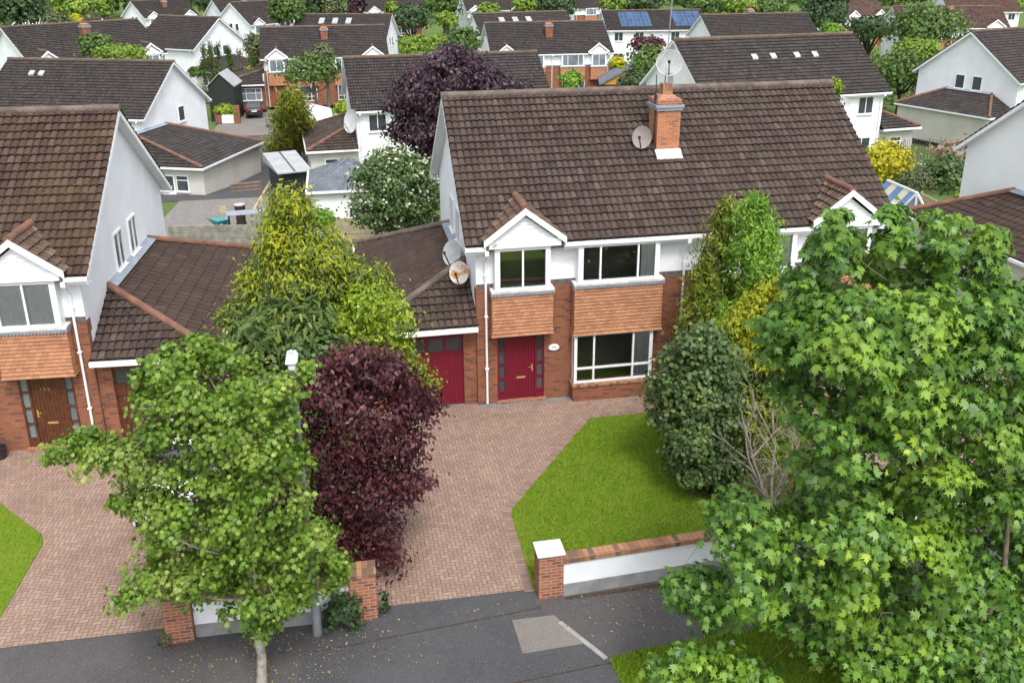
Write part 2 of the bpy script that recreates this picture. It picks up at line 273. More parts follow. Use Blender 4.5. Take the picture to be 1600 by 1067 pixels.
class G:
    """collects faces, builds ONE mesh object; UVs run in metres along each face"""
    def __init__(s): s.V = []; s.F = []; s.U = []; s.mi = []; s.cur = 0
    def face(s, pts, uv=None):
        i0 = len(s.V); s.V += [tuple(map(float, p)) for p in pts]; s.F.append(list(range(i0, i0+len(pts)))); s.mi.append(s.cur)
        if uv is None:
            P = np.array(pts, float); n = np.cross(P[1]-P[0], P[2]-P[0])
            if np.linalg.norm(n) < 1e-9 and len(P) > 3: n = np.cross(P[2]-P[0], P[3]-P[0])
            n = n/(np.linalg.norm(n)+1e-12)
            if abs(n[2]) > .75: uv = [(p[0], p[1]) for p in P]
            else:
                u = np.array([-n[1], n[0], 0]); u /= np.linalg.norm(u)+1e-12
                if abs(u[0]) >= abs(u[1]): u = u*np.sign(u[0])
                else: u = u*np.sign(u[1])
                uv = [(p@u, p[2]) for p in P]
        s.U += list(uv)
    def hexa(s, a):      # 8 pts: bottom ring 0-3 ccw, top ring 4-7
        for f in ((3, 2, 1, 0), (4, 5, 6, 7), (0, 1, 5, 4), (1, 2, 6, 5), (2, 3, 7, 6), (3, 0, 4, 7)): s.face([a[i] for i in f])
    def box(s, x0, x1, y0, y1, z0, z1):
        if x0 > x1: x0, x1 = x1, x0
        if y0 > y1: y0, y1 = y1, y0
        if z0 > z1: z0, z1 = z1, z0
        s.hexa([(x0, y0, z0), (x1, y0, z0), (x1, y1, z0), (x0, y1, z0), (x0, y0, z1), (x1, y0, z1), (x1, y1, z1), (x0, y1, z1)])
    def obox(s, O, u, n, u0, u1, z0, z1, d0, d1):
        O = np.array(O, float); u = np.array(u, float); n = np.array(n, float); z = np.array([0, 0, 1.])
        def P(a, b, c): return O+u*a+n*b+z*c
        d0, d1 = max(d0, d1), min(d0, d1)
        a = [P(u0, d0, z0), P(u1, d0, z0), P(u1, d1, z0), P(u0, d1, z0), P(u0, d0, z1), P(u1, d0, z1), P(u1, d1, z1), P(u0, d1, z1)]
        if np.cross(u, -n)[2] < 0: a = [a[1], a[0], a[3], a[2], a[5], a[4], a[7], a[6]]
        s.hexa(a)
    def bar(s, p, q, w, h=None, up=(0, 0, 1)):
        p = np.array(p, float); q = np.array(q, float); h = h or w; d = q-p; d /= np.linalg.norm(d)
        up = np.array(up, float)
        if abs(d@up) > .95: up = np.array([0, 1., 0])
        r = np.cross(d, up); r /= np.linalg.norm(r); t = np.cross(r, d); r = r*w/2; t = t*h/2
        s.hexa([p-r-t, p+r-t, q+r-t, q-r-t, p-r+t, p+r+t, q+r+t, q-r+t])
    def tube(s, pts, rad, seg=8, cap=True):
        pts = [np.array(p, float) for p in pts]; rad = rad if hasattr(rad, '__len__') else [rad]*len(pts); rings = []
        prev = None
        for k, p in enumerate(pts):
            d = (pts[min(k+1, len(pts)-1)]-pts[max(k-1, 0)]); d /= np.linalg.norm(d)+1e-9
            if prev is None:
                a = np.array([1., 0, 0]) if abs(d[0]) < .8 else np.array([0, 1., 0])
            else: a = prev
            r = a-d*(a@d); r /= np.linalg.norm(r)+1e-9; prev = r; t = np.cross(d, r)
            rings.append([p+(r*math.cos(x)+t*math.sin(x))*rad[k] for x in np.linspace(0, 2*math.pi, seg, endpoint=False)])
        for k in range(len(rings)-1):
            for i in range(seg):
                j = (i+1) % seg; s.face([rings[k][i], rings[k][j], rings[k+1][j], rings[k+1][i]])
        if cap: s.face(rings[0][::-1]); s.face(rings[-1])
    def lathe(s, prof, c=(0, 0, 0), seg=16):
        for k in range(len(prof)-1):
            for i in range(seg):
                a = 2*math.pi*i/seg; b = 2*math.pi*(i+1)/seg; (r0, z0), (r1, z1) = prof[k], prof[k+1]
                q = [(c[0]+r0*math.cos(a), c[1]+r0*math.sin(a), c[2]+z0), (c[0]+r0*math.cos(b), c[1]+r0*math.sin(b), c[2]+z0), (c[0]+r1*math.cos(b), c[1]+r1*math.sin(b), c[2]+z1), (c[0]+r1*math.cos(a), c[1]+r1*math.sin(a), c[2]+z1)]
                if r0 < 1e-6: q = [q[0], q[2], q[3]]
                elif r1 < 1e-6: q = q[:3]
                s.face(q)
    def build(s, name, mats, parent=None, smooth=False, bevel=0):
        loops = [i for f in s.F for i in f]; tot = [len(f) for f in s.F]; st = np.concatenate([[0], np.cumsum(tot)[:-1]]) if tot else []
        o = fastmesh(name, s.V, loops, st, tot, mats, s.mi, s.U, parent, False)
        if smooth or bevel:
            import bmesh
            bm = bmesh.new(); bm.from_mesh(o.data); bmesh.ops.remove_doubles(bm, verts=bm.verts, dist=1e-4)
            bmesh.ops.recalc_face_normals(bm, faces=bm.faces)
            if smooth:
                for f in bm.faces: f.smooth = True
                for e in bm.edges:
                    if len(e.link_faces) == 2 and e.calc_face_angle(0) > R(38): e.smooth = False
            bm.to_mesh(o.data); bm.free()
            if bevel:
                m = o.modifiers.new('bevel', 'BEVEL'); m.width = bevel; m.segments = 2; m.limit_method = 'ANGLE'
        return o
def structure(o): o['kind'] = 'structure'; return o
# ------------------------------------------------------------------ tiled roof plane
def roof_plane(name, O, u, v, poly, mat, parent, gauge=.3, roll=.2, amp=.030, step=.060, spr=6, under=.05, flat=False):
    """poly: convex outline in (u, s) metres; courses of rolled tiles lapping down the slope v"""
    O = np.array(O, float); u = np.array(u, float); u /= np.linalg.norm(u); v = np.array(v, float); v /= np.linalg.norm(v); n = np.cross(u, v)
    if n[2] < 0: n = -n
    flipw = np.cross(u, v)[2] < 0
    P = np.array(poly, float)
    def span(s):
        xs = []
        for k in range(len(P)):
            a, b = P[k], P[(k+1) % len(P)]
            if abs(a[1]-b[1]) < 1e-9:
                if abs(a[1]-s) < 1e-6: xs += [a[0], b[0]]
            elif min(a[1], b[1])-1e-9 <= s <= max(a[1], b[1])+1e-9:
                xs.append(a[0]+(b[0]-a[0])*(s-a[1])/(b[1]-a[1]))
        return (min(xs), max(xs)) if xs else None
    s0, s1 = P[:, 1].min(), P[:, 1].max(); wmax = P[:, 0].max()-P[:, 0].min()
    nc = max(1, int(round((s1-s0)/gauge))); gg = (s1-s0)/nc; K = max(4, int(wmax/roll*spr))
    Vs = []; Ls = []; UVs = []; base = 0
    rg = np.random.default_rng(int(abs(O[0]*97+O[1]*31+len(name)*7))+3)
    def prof(uu):
        if flat: return np.zeros_like(uu)
        f = (uu/roll) % 1.0
        return amp*(1-np.abs(2*f-1)**2.4)*1.9-amp*.7
    for j in range(nc):
        a, b = s0+j*gg, min(s0+(j+1)*gg+.02, s1); sa, sb = span(a+1e-7), span(b-1e-7)
        if sa is None or sb is None: continue
        t = np.linspace(0, 1, K+1); ua = sa[0]+(sa[1]-sa[0])*t; ub = sb[0]+(sb[1]-sb[0])*t
        cell = np.floor(ua/roll).astype(int)
        jit = rg.normal(0, .0045, cell.max()-cell.min()+2)[cell-cell.min()]; sj = rg.normal(0, .006, cell.max()-cell.min()+2)[cell-cell.min()]
        rows = [(ua, a+sj, prof(ua)-.02, .01), (ua, a+sj, prof(ua)+step+jit, .01), (ua, a+sj, prof(ua)+step+jit, .06), (ub, np.full_like(ub, b), prof(ub)+.002, .995)]
        for (uu, ss, hh, vv) in rows:
            Vs.append(O+np.outer(uu, u)+np.outer(ss, v)+np.outer(hh+np.zeros_like(uu), n))
            UVs.append(np.stack([uu/roll, np.full_like(uu, j+vv)], 1))
        for r in (0, 2):
            i = np.arange(K)+base+r*(K+1)
            q = np.stack([i, i+1, i+K+2, i+K+1], 1)
            Ls.append(q[:, ::-1] if flipw else q)
        base += 4*(K+1)
    # underside sheet
    ub = O+np.outer(P[:, 0], u)+np.outer(P[:, 1], v)-n*under
    Vs.append(ub); UVs.append(P.copy())
    loops = np.concatenate([q.ravel() for q in Ls]+[np.arange(len(P))+base]); nq = sum(len(q) for q in Ls)
    tot = [4]*nq+[len(P)]; st = np.concatenate([np.arange(nq)*4, [nq*4]])
    V = np.concatenate(Vs); UV = np.concatenate(UVs)[loops]
    return fastmesh(name, V, loops, st, tot, mat, None, UV, parent)
def ridge_caps(g, p, q, r=.125, seg=.45, nseg=6):
    p = np.array(p, float); q = np.array(q, float); L = np.linalg.norm(q-p); d = (q-p)/L; n = max(1, int(round(L/seg)))
    side = np.cross(d, (0, 0, 1.)); side /= np.linalg.norm(side); up = np.cross(side, d)
    for k in range(n):
        a = p+d*(L*k/n); b = p+d*(L*(k+1)/n+.015); ra, rb = r*1.03, r*.97
        A = [a+side*ra*math.cos(t)+up*(ra*math.sin(t)) for t in np.linspace(-.25, math.pi+.25, nseg+1)]
        B = [b+side*rb*math.cos(t)+up*(rb*math.sin(t)) for t in np.linspace(-.25, math.pi+.25, nseg+1)]
        for i in range(nseg): g.face([A[i], A[i+1], B[i+1], B[i]])
        g.face(A[::-1]); g.face(B)
# ------------------------------------------------------------------ windows and doors
def window(parent, O, u, n, w, h, cols=(.5, .5), transom=None, frame='upvc', pane='glass', curtain=None, depth=.07, fw=.06, name='window', sill=True, blind=0):
    """O lower-left corner on the face plane, u along the wall, n outward"""
    g = G(); O = np.array(O, float); d0, d1 = (.012, -depth) if pane == 'glass' else (.055, -.02)
    g.obox(O, u, n, 0, fw, 0, h, d0, d1); g.obox(O, u, n, w-fw, w, 0, h, d0, d1)
    g.obox(O, u, n, fw, w-fw, 0, fw, d0, d1); g.obox(O, u, n, fw, w-fw, h-fw, h, d0, d1)
    xs = np.cumsum([0]+list(cols))/sum(cols)
    for k in range(1, len(xs)-1): g.obox(O, u, n, xs[k]*w-fw*.45, xs[k]*w+fw*.45, fw, h-fw, d0+.004, d1)
    if transom: 
        for k in range(len(xs)-1):
            a = xs[k]*w+(fw if k == 0 else fw*.45); b = xs[k+1]*w-(fw if k == len(xs)-2 else fw*.45)
            g.obox(O, u, n, a, b, transom*h-fw*.45, transom*h+fw*.45, d0, d1)
    if sill: g.obox(O, u, n, -.04, w+.04, -.06, -.003, .11, d1)
    f = g.build(name, MT[frame], parent)
    p = G(); O2 = O+np.array(n, float)*(-depth*.5 if pane == 'glass' else .018); U = np.array(u, float); Z = np.array([0, 0, 1.])
    p.face([O2+U*fw*.5+Z*fw*.5, O2+U*(w-fw*.5)+Z*fw*.5, O2+U*(w-fw*.5)+Z*(h-fw*.5), O2+U*fw*.5+Z*(h-fw*.5)])
    p.build('pane', MT[pane], f)
    if curtain:
        c = G(); O3 = O+np.array(n, float)*(-depth-.03)
        for (a, b) in curtain:
            k = max(3, int((b-a)*w/.05)); N = np.array(n, float)
            for i in range(k):
                x0, x1 = a*w+(b-a)*w*i/k, a*w+(b-a)*w*(i+1)/k; e0, e1 = (.025*(i % 2), .025*((i+1) % 2))
                c.face([O3+U*x0+N*e0, O3+U*x1+N*e1, O3+U*x1+N*e1+Z*h, O3+U*x0+N*e0+Z*h])
        c.build('curtain', MT['curtain'], f)
    if blind:
        c = G(); O3 = O+np.array(n, float)*(-depth-.1)
        c.face([O3+U*.04+Z*h*(1-blind), O3+U*(w-.04)+Z*h*(1-blind), O3+U*(w-.04)+Z*h, O3+U*.04+Z*h]); c.build('blind', MT['curtain'], f)
    return f
def holed(g, O, u, L, z0, z1, holes, reveal=(0, 0, 0)):
    """vertical wall sheet from O along u with rectangular openings (u0,u1,z0,z1) and reveals"""
    O = np.array(O, float); u = np.array(u, float); Z = np.array([0, 0, 1.]); rv = np.array(reveal, float)
    us = sorted({0., L, *[h[0] for h in holes], *[h[1] for h in holes]}); zs = sorted({z0, z1, *[min(max(h[2], z0), z1) for h in holes], *[min(max(h[3], z0), z1) for h in holes]})
    for i in range(len(us)-1):
        for j in range(len(zs)-1):
            a, b, c, d = us[i], us[i+1], zs[j], zs[j+1]; m = ((a+b)/2, (c+d)/2)
            if d-c < 1e-6 or any(h[0] < m[0] < h[1] and h[2] < m[1] < h[3] for h in holes): continue
            g.face([O+u*a+Z*c, O+u*b+Z*c, O+u*b+Z*d, O+u*a+Z*d])
    if np.any(rv):
        for h in holes:
            a, b, c, d = h[0], h[1], max(h[2], z0), min(h[3], z1)
            if d <= c: continue
            for p, q in (((a, c), (a, d)), ((a, d), (b, d)), ((b, d), (b, c)), ((b, c), (a, c))):
                if (p[1] == q[1]) and ((p[1] == z0 and h[2] < z0) or (p[1] == z1 and h[3] > z1)): continue
                A = O+u*p[0]+Z*p[1]; B = O+u*q[0]+Z*q[1]; g.face([A, B, B+rv, A+rv])
def plank_panel(g, O, u, n, w, h, k, th=.03, gap=.012):
    for i in range(k): g.obox(O, u, n, w*i/k+gap/2, w*(i+1)/k-gap/2, 0, h, th, 0)
    g.obox(O, u, n, 0, w, 0, h, th*.55, -.02)
def text_mesh(name, body, size, M, mat, parent, ext=.006):
    cu = bpy.data.curves.new(name, 'FONT'); cu.body = body; cu.size = size; cu.extrude = ext; cu.align_x = 'CENTER'
    t = bpy.data.objects.new(name+'_tmp', cu); col.objects.link(t); dg = bpy.context.evaluated_depsgraph_get(); dg.update()
    me = bpy.data.meshes.new_from_object(t.evaluated_get(dg)); bpy.data.objects.remove(t); bpy.data.curves.remove(cu)
    me.transform(M); me.materials.clear(); me.materials.append(mat); me.name = name
    o = bpy.data.objects.new(name, me); col.objects.link(o); o.parent = parent; return o
X3, Y3 = np.array([1., 0, 0]), np.array([0, 1., 0])
def hung_tiles(g, x0, x1, y0, y1, z0, z1, course=.105, lip=.030):
    """tile-hung box on a bay: front at y0, sides back to y1; every course kicks out over the one below"""
    n = int(round((z1-z0)/course)); h = (z1-z0)/n
    for k in range(n):
        za, zb = z0+h*k, z0+h*(k+1)+.004; o = lip*(1+(1.2 if k == 0 else .5 if k == 1 else 0))
        for (A, B, nn) in (((x0, y0), (x1, y0), (0, -1)), ((x0, y1), (x0, y0), (-1, 0)), ((x1, y0), (x1, y1), (1, 0))):
            a0 = (A[0]+(-o if A[0] == x0 else o), A[1]-(o if A[1] == y0 else 0)); b0 = (B[0]+(-o if B[0] == x0 else o), B[1]-(o if B[1] == y0 else 0))
            L = abs(B[0]-A[0])+abs(B[1]-A[1]); ph = .37*k; vv = .105*k+.01
            g.face([(*a0, za), (*b0, za), (*B, zb), (*A, zb)], [(ph, vv), (ph+L, vv), (ph+L, vv+.085), (ph, vv+.085)])
            g.face([(*A, za), (*B, za), (*b0, za), (*a0, za)], [(ph, vv+.02), (ph+L, vv+.02), (ph+L, vv+.03), (ph, vv+.03)])
    g.face([(x0, y0, z0+.002), (x0, y1, z0+.002), (x1, y1, z0+.002), (x1, y0, z0+.002)])
def lead_zigzag(g, x0, x1, y0, y1, z, h=.09, tw=.085, off=.055):
    for (A, B) in (((x0-off, y0-off), (x1+off, y0-off)), ((x0-off, y1), (x0-off, y0-off)), ((x1+off, y0-off), (x1+off, y1))):
        A = np.array([*A, 0.]); B = np.array([*B, 0.]); L = np.linalg.norm(B-A); d = (B-A)/L; k = max(1, int(L/tw))
        Z = np.array([0, 0, 1.])
        g.face([A+Z*(z-h*.45), B+Z*(z-h*.45), B+Z*z, A+Z*z])
        for i in range(k):
            a = A+d*L*i/k; b = A+d*L*(i+1)/k; g.face([(a+b)/2+Z*(z-h), b+Z*(z-h*.45), a+Z*(z-h*.45)])
# ------------------------------------------------------------------ semi-detached houses
def front_half(root, L, mir, zE, slope, near, brick, door, curtains, dormer_tile, spr):
    X = (lambda x: L-x) if mir else (lambda x: x)
    pane = 'glass' if near else 'pane'
    def xr(a, b): a, b = X(a), X(b); return (min(a, b), max(a, b))
    F = .31
    # tile-hung bay over the door, its window and small gable
    for (a, b, z0, z1, wa, wb, cols, dk) in ((.78, 2.57, 2.36, 3.70, .95, 2.42, (1, 1), 1), (3.26, 5.96, 2.2, 3.76, 3.44, 5.76, (1, 2, 1), 0)):
        x0, x1 = xr(a, b); g = G(); hung_tiles(g, x0, x1, -.02, F-.004, z0, z1-.06); bay = g.build('tile_hung_bay', MT['hung'], root)
        g = G(); lead_zigzag(g, x0-.01, x1+.01, -.03, F-.004, z1+.03, .12); g.build('lead_apron', MT['lead'], bay)
        g = G(); g.box(x0-.05, x1+.05, -.10, F-.004, z1+.034, z1+.10); g.build('sill', MT['sillstone'], bay)
        wx0, wx1 = xr(wa, wb); zb = z1+.105; zt = zE-.13
        g = G()                                            # white corner posts and head of the bay window
        g.box(wx0-.09, wx0, .0, F-.004, zb, zt); g.box(wx1, wx1+.09, .0, F-.004, zb, zt); g.box(wx0-.09, wx1+.09, 0, F-.004, zt+.002, zt+.05)
        g.build('bay_surround', MT['upvc'], bay)
        cu = curtains.get('bay%d' % dk) if curtains else None
        c2 = tuple(cols)
        window(root, (wx0, .0, zb), X3, -Y3, wx1-wx0, zt-zb, c2, None, 'upvc', pane if near else 'pane_sky', cu, sill=False)
    # gable over the small bay
    xc = X(1.74); hw = 1.08; zb, za = zE+.10, zE+.93; yb = .93/slope
    g = G(); g.face([(xc-hw+.1, .0, zb), (xc+hw-.1, .0, zb), (xc, .0, za-.1)])
    n = 6
    for k in range(n):                                      # cladding boards
        z0 = zb+(za-.12-zb)*k/n; z1 = z0+(za-.12-zb)/n; hw0 = (hw-.14)*(1-k/n); hw1 = (hw-.14)*(1-(k+1)/n)
        g.face([(xc-hw0, -.022, z0), (xc+hw0, -.022, z0), (xc+hw1, -.006, z1), (xc-hw1, -.006, z1)])
    g.box(xc-hw+.02, xc+hw-.02, -.098, -.06, zE-.079, zb+.05); dg = g.build('gable_cladding', MT['upvc'], root)
    for s in (-1, 1):
        g = G(); a = np.array([xc+s*(hw+.13), -.165, zb-.12]); b = np.array([xc, -.165, za-.03]); dz = np.array([0, 0, .20]); dy = np.array([0, .045, 0])
        g.hexa([a, a+dy, b+dy, b, a+dz, a+dz+dy, b+dz*.95+dy, b+dz*.95] if s > 0 else [a+dy, a, b, b+dy, a+dz+dy, a+dz, b+dz*.95, b+dz*.95+dy])
        g.build('bargeboard', MT['upvc'], dg)
    for s in (-1, 1):
        lowx = xc+s*(hw+.12); zl = zb+.02; zr_ = za+.13; sl = math.hypot(hw+.12, zr_-zl); yl = (zl-zE)/slope; yr_ = (zr_-zE)/slope
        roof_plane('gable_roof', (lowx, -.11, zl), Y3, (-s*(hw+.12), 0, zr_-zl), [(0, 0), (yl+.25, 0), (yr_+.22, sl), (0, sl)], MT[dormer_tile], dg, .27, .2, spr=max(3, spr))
    g = G(); ridge_caps(g, (xc, -.12, za+.15), (xc, (za+.13-zE)/slope+.1, za+.15), .11, .4); g.build('gable_ridge', MT['ridge' if near else 'ridge_far'], dg)
    # ground floor: brick bay with window, front door
    x0, x1 = xr(3.23, 5.78); g = G(); g.box(x0, x1, -.09, F-.003, 0, .50); bb = g.build('bay_plinth', MT[brick], root)
    g = G(); g.box(x0-.03, x1+.03, -.13, F-.004, .503, .575); g.build('brick_sill', MT['coping'], bb)
    wx0, wx1 = xr(3.27, 5.76); g = G(); g.box(wx0, wx0+.1, .02, F-.004, .58, 2.18); g.build('corner_post', MT['upvc'], bb); g = G(); g.box(wx1-.1, wx1, .02, F-.004, .58, 2.18); g.build('corner_post', MT['upvc'], bb)
    cw = curtains.get('gf') if curtains else None
    window(root, (wx0, .015, .58), X3, -Y3, wx1-wx0, 1.62, (1, 2, 1), .3, 'upvc', pane, cw, sill=False)
    dx0, dx1 = xr(.95, 2.41); w = dx1-dx0; dy = F+.05; z0, H = .10, 2.2
    g = G(); g.box(dx0-.04, dx1+.04, F-.12, F+.1, 0, .098); g.build('door_step', MT['brick_pier'], root)
    fm = MT[door]; g = G(); O = (dx0, dy, z0)
    for a, b in ((0, .055), (.235, .30), (w-.30, w-.235), (w-.055, w)): g.obox(O, X3, -Y3, a, b, 0, H, .05, -.04)
    for a in (.055, w-.235):
        for zz in (0, .22, .68, 1.16, 1.64, H-.06): g.obox(O, X3, -Y3, a, a+.18, zz, zz+(.2 if zz == 0 else .055), .045, -.04)
    g.obox(O, X3, -Y3, .30, w-.30, H-.06, H, .05, -.04); fr = g.build('door_frame', fm, root)
    g = G(); 
    for a in (.055, w-.235): g.face([(dx0+a, dy, z0+.2), (dx0+a+.18, dy, z0+.2), (dx0+a+.18, dy, z0+H), (dx0+a, dy, z0+H)])
    g.build('sidelight_pane', MT['pane' if door == 'crimson' else 'pane_sky'], fr)
    g = G(); plank_panel(g, (dx0+.305, dy+.0, z0+.01), X3, -Y3, w-.61, H-.075, 9, .028, .01); dr = g.build('front_door', fm, root)
    if near:
        left = (door == 'brown'); hx = dx0+(.38 if left else w-.38)
        g = G(); g.obox((hx, dy, 0), X3, -Y3, -.02, .02, 1.0, 1.22, .045, .028); g.bar((hx, dy-.055, 1.13), (hx+(.11 if left else -.11), dy-.055, 1.13), .02); g.bar((hx, dy-.03, 1.13), (hx, dy-.06, 1.13), .02)
        g.build('handle', MT['brass'], dr)
        g = G(); g.obox((dx0+w/2, dy, 0), X3, -Y3, -.14, .14, .78, .84, .045, .027); g.build('letterbox', MT['brass'], dr)
        if left:
            text_mesh('house_number', '1 5 2', .13, Matrix.Translation((dx0+w/2-.05, dy-.036, 1.80)) @ Matrix.Rotation(R(90), 4, 'X'), MT['brass'], dr)
def rear_half(root, L, mir, zE, near, W):
    X = (lambda x: L-x) if mir else (lambda x: x)
    for (a, b, z0, h, cols) in ((1.1, 2.3, 3.75, 1.15, (1, 1)), (3.9, 5.1, 3.75, 1.15, (1, 1)), (4.0, 5.6, 1.0, 1.1, (1, 1, 1)), (1.0, 2.4, .2, 2.0, (1, 1))):
        x0, x1 = min(X(a), X(b)), max(X(a), X(b))
        window(root, (x0, .31, z0), X3, -Y3, x1-x0, h, cols, None, 'upvc', 'pane', None)
def chimney(root, x0, x1, y0, y1, zb, zt, near, brick='brick_chim'):
    g = G(); g.box(x0, x1, y0, y1, zb, zt); c = g.build('chimney', MT[brick], root)
    g = G(); k = .05
    g.box(x0-k, x1+k, y0-k, y1+k, zt, zt+.09); g.box(x0-k*1.7, x1+k*1.7, y0-k*1.7, y1+k*1.7, zt+.09, zt+.17); g.build('lead_band', MT['lead'], c)
    if near:
        g = G(); zz = zb+.37; g.hexa([(x0-.05, y0-.28, zz-.06), (x1+.05, y0-.28, zz-.06), (x1+.05, y0+.02, zz+.15), (x0-.05, y0+.02, zz+.15), (x0-.05, y0-.28, zz-.03), (x1+.05, y0-.28, zz-.03), (x1+.05, y0-.004, zz+.22), (x0-.05, y0-.004, zz+.22)]); g.build('flashing', MT['dish'], c)
    g = G(); g.box(x0-.03, x1+.03, y0-.03, y1+.03, zt+.17, zt+.33); xm, ym = (x0+x1)/2, (y0+y1)/2
    g.hexa([(x0-.0, y0, zt+.33), (x1, y0, zt+.33), (x1, y1, zt+.33), (x0, y1, zt+.33), (xm-.2, ym-.2, zt+.46), (xm+.2, ym-.2, zt+.46), (xm+.2, ym+.2, zt+.46), (xm-.2, ym+.2, zt+.46)])
    g.build('chimney_cap', MT['brick_pier'], c)
    g = G(); g.lathe([(.16, 0), (.155, .30), (.19, .31), (.19, .36), (.15, .36), (.15, .05), (0, .05)], (xm, ym, zt+.45), 10) if not near else g.box(xm-.16, xm+.16, ym-.16, ym+.16, zt+.455, zt+.78)
    g.build('chimney_pot', MT['coping' if near else 'ridge'], c)
    return c
def garage(root, L, hd, side, near, w=3.35, y0=.3, y1=9.0, ze=2.74, zt=4.0, tile='tile_flat', ridge='ridge', brick='brick', door='crimson', spr=6, gw=None, rearwin=False):
    """lean-to garage against a gable, hipped front and back"""
    s = -1 if side == 'L' else 1; xw = .34 if side == 'L' else L-.34; xe = xw+s*w; hip = 2.45
    def P(d, y, z): return (xw+s*d, y, z)
    e = .22
    # walls
    g = G(); zt_w = ze-.1
    xa, xb = sorted((xw+s*.003, xw+s*(w-e)))
    fy = y0+.1
    if side == 'L': dh = (xb-xa-2.62, xb-xa-.40)
    else: dh = (.40, 2.62)
    front = gw is None
    blank = door is None
    opening = [] if blank else [(dh[0], dh[1], -1, 2.36)] if front else [(dh[0], dh[1], 1.0, 2.3)]
    g.cur = 0; holed(g, (xa, fy, 0), X3, xb-xa, 0, zt_w, opening, (0, .12, 0))
    g.cur = 1
    xs = xw+s*(w-e); g.face([(xs, fy, 0), (xs, y1-e, 0), (xs, y1-e, zt_w), (xs, fy, zt_w)]); g.face([(xa, y1-e, 0), (xb, y1-e, 0), (xb, y1-e, zt_w), (xa, y1-e, zt_w)])
    gwall = g.build('garage_wall', [MT['render_cream' if blank else brick], MT['render_cream' if not near else 'render']], root)
    if y0 < 0: g = G(); g.box(xw+s*.01, xw+s*.15, fy, .3, 0, ze+.9); g.build('inner_wall', MT['render_cream'], gwall)
    if blank and w > 5:
        window(gwall, (xb-2.0, fy, 1.0), X3, -Y3, .9, 1.1, (1,), .7, 'upvc', 'pane', None); window(gwall, (xb-3.0, fy, .95), X3, -Y3, .9, 1.15, (1,), None, 'upvc', 'pane', None, sill=False, fw=.09)
        g = G(); g.box(xb-3.0, xb-2.1, fy-.05, fy+.02, .05, .94); g.build('back_door', MT['upvc'], gwall)
    elif blank: window(gwall, (xa+.9, fy, 1.0), X3, -Y3, .9, 1.1, (1,), .7, 'upvc', 'pane', None)
    elif front:
        g = G(); dw = (dh[1]-dh[0]); O = np.array([xa+dh[0], fy+.1, .02])
        for k in range(2):
            o = O+X3*(dw/2*k); hw = dw/2
            plank_panel(g, o+X3*.05, X3, -Y3, hw-.1, 1.72, 8, .03, .01)
            for a, b, c, d in ((0, .05, 0, 2.3), (hw-.05, hw, 0, 2.3), (.05, hw-.05, 1.72, 1.80), (.05, hw-.05, 2.22, 2.3), (hw/2-.04, hw/2+.04, 1.8, 2.22)): g.obox(o, X3, -Y3, a, b, c, d, .045, -.02)
        gd = g.build('garage_door', MT[door], gwall)
        g = G(); g.obox(O, X3, -Y3, .05, dw-.05, 1.8, 2.22, .01, .0); g.build('door_pane', MT['pane'], gd)
        if near: g = G(); g.obox(O, X3, -Y3, dw/2+.02, dw/2+.06, 1.5, 1.62, .08, .04); g.build('latch', MT['dish'], gd)
    else:
        window(gwall, (xa+dh[0], fy, 1.0), X3, -Y3, dh[1]-dh[0], 1.3, (1, 1.6, 1), .6, 'upvc', 'pane_sky', None)
    # roof
    yf, yb = y0-.28, y1; sl = math.hypot(w, zt-ze); v = (-s*w, 0, zt-ze)
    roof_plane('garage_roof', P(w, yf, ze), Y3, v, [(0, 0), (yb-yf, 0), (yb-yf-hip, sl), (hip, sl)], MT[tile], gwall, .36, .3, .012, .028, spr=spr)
    sh = math.hypot(hip, zt-ze)
    ox = xe if s < 0 else xw
    tri = [(0, 0), (w, 0), (w, sh)] if s < 0 else [(0, 0), (w, 0), (0, sh)]
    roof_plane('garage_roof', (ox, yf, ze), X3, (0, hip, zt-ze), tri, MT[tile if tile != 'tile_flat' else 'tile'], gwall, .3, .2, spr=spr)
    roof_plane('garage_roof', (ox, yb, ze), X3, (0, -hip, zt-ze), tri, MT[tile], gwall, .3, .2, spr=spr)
    for ya, yh in ((yf+.05, yf+hip), (yb-.05, yb-hip)):
        g = G(); ridge_caps(g, P(w, ya, ze+.05), P(.0, yh, zt+.06), .11); g.build('hip_ridge', MT[ridge], gwall)
    g = G(); g.bar(P(.12, yf+hip, zt+.06), P(.12, yb-hip, zt+.06), .34, .03, (s*.35, 0, .94)); g.build('flashing', MT['lead'], gwall)
    g = G(); x0, x1 = sorted((xw+s*.004, xe+s*.05)); g.box(x0, x1, yf-.09, yf+.02, ze-.16, ze-.03)
    xx = sorted((xe-s*.02, xe+s*.09)); g.box(xx[0], xx[1], yf+.021, yb, ze-.15, ze-.03); g.box(x0, x1, yf+.0, yf+.5, ze-.19, ze-.165)
    g.build('garage_gutter', MT['upvc'], gwall)
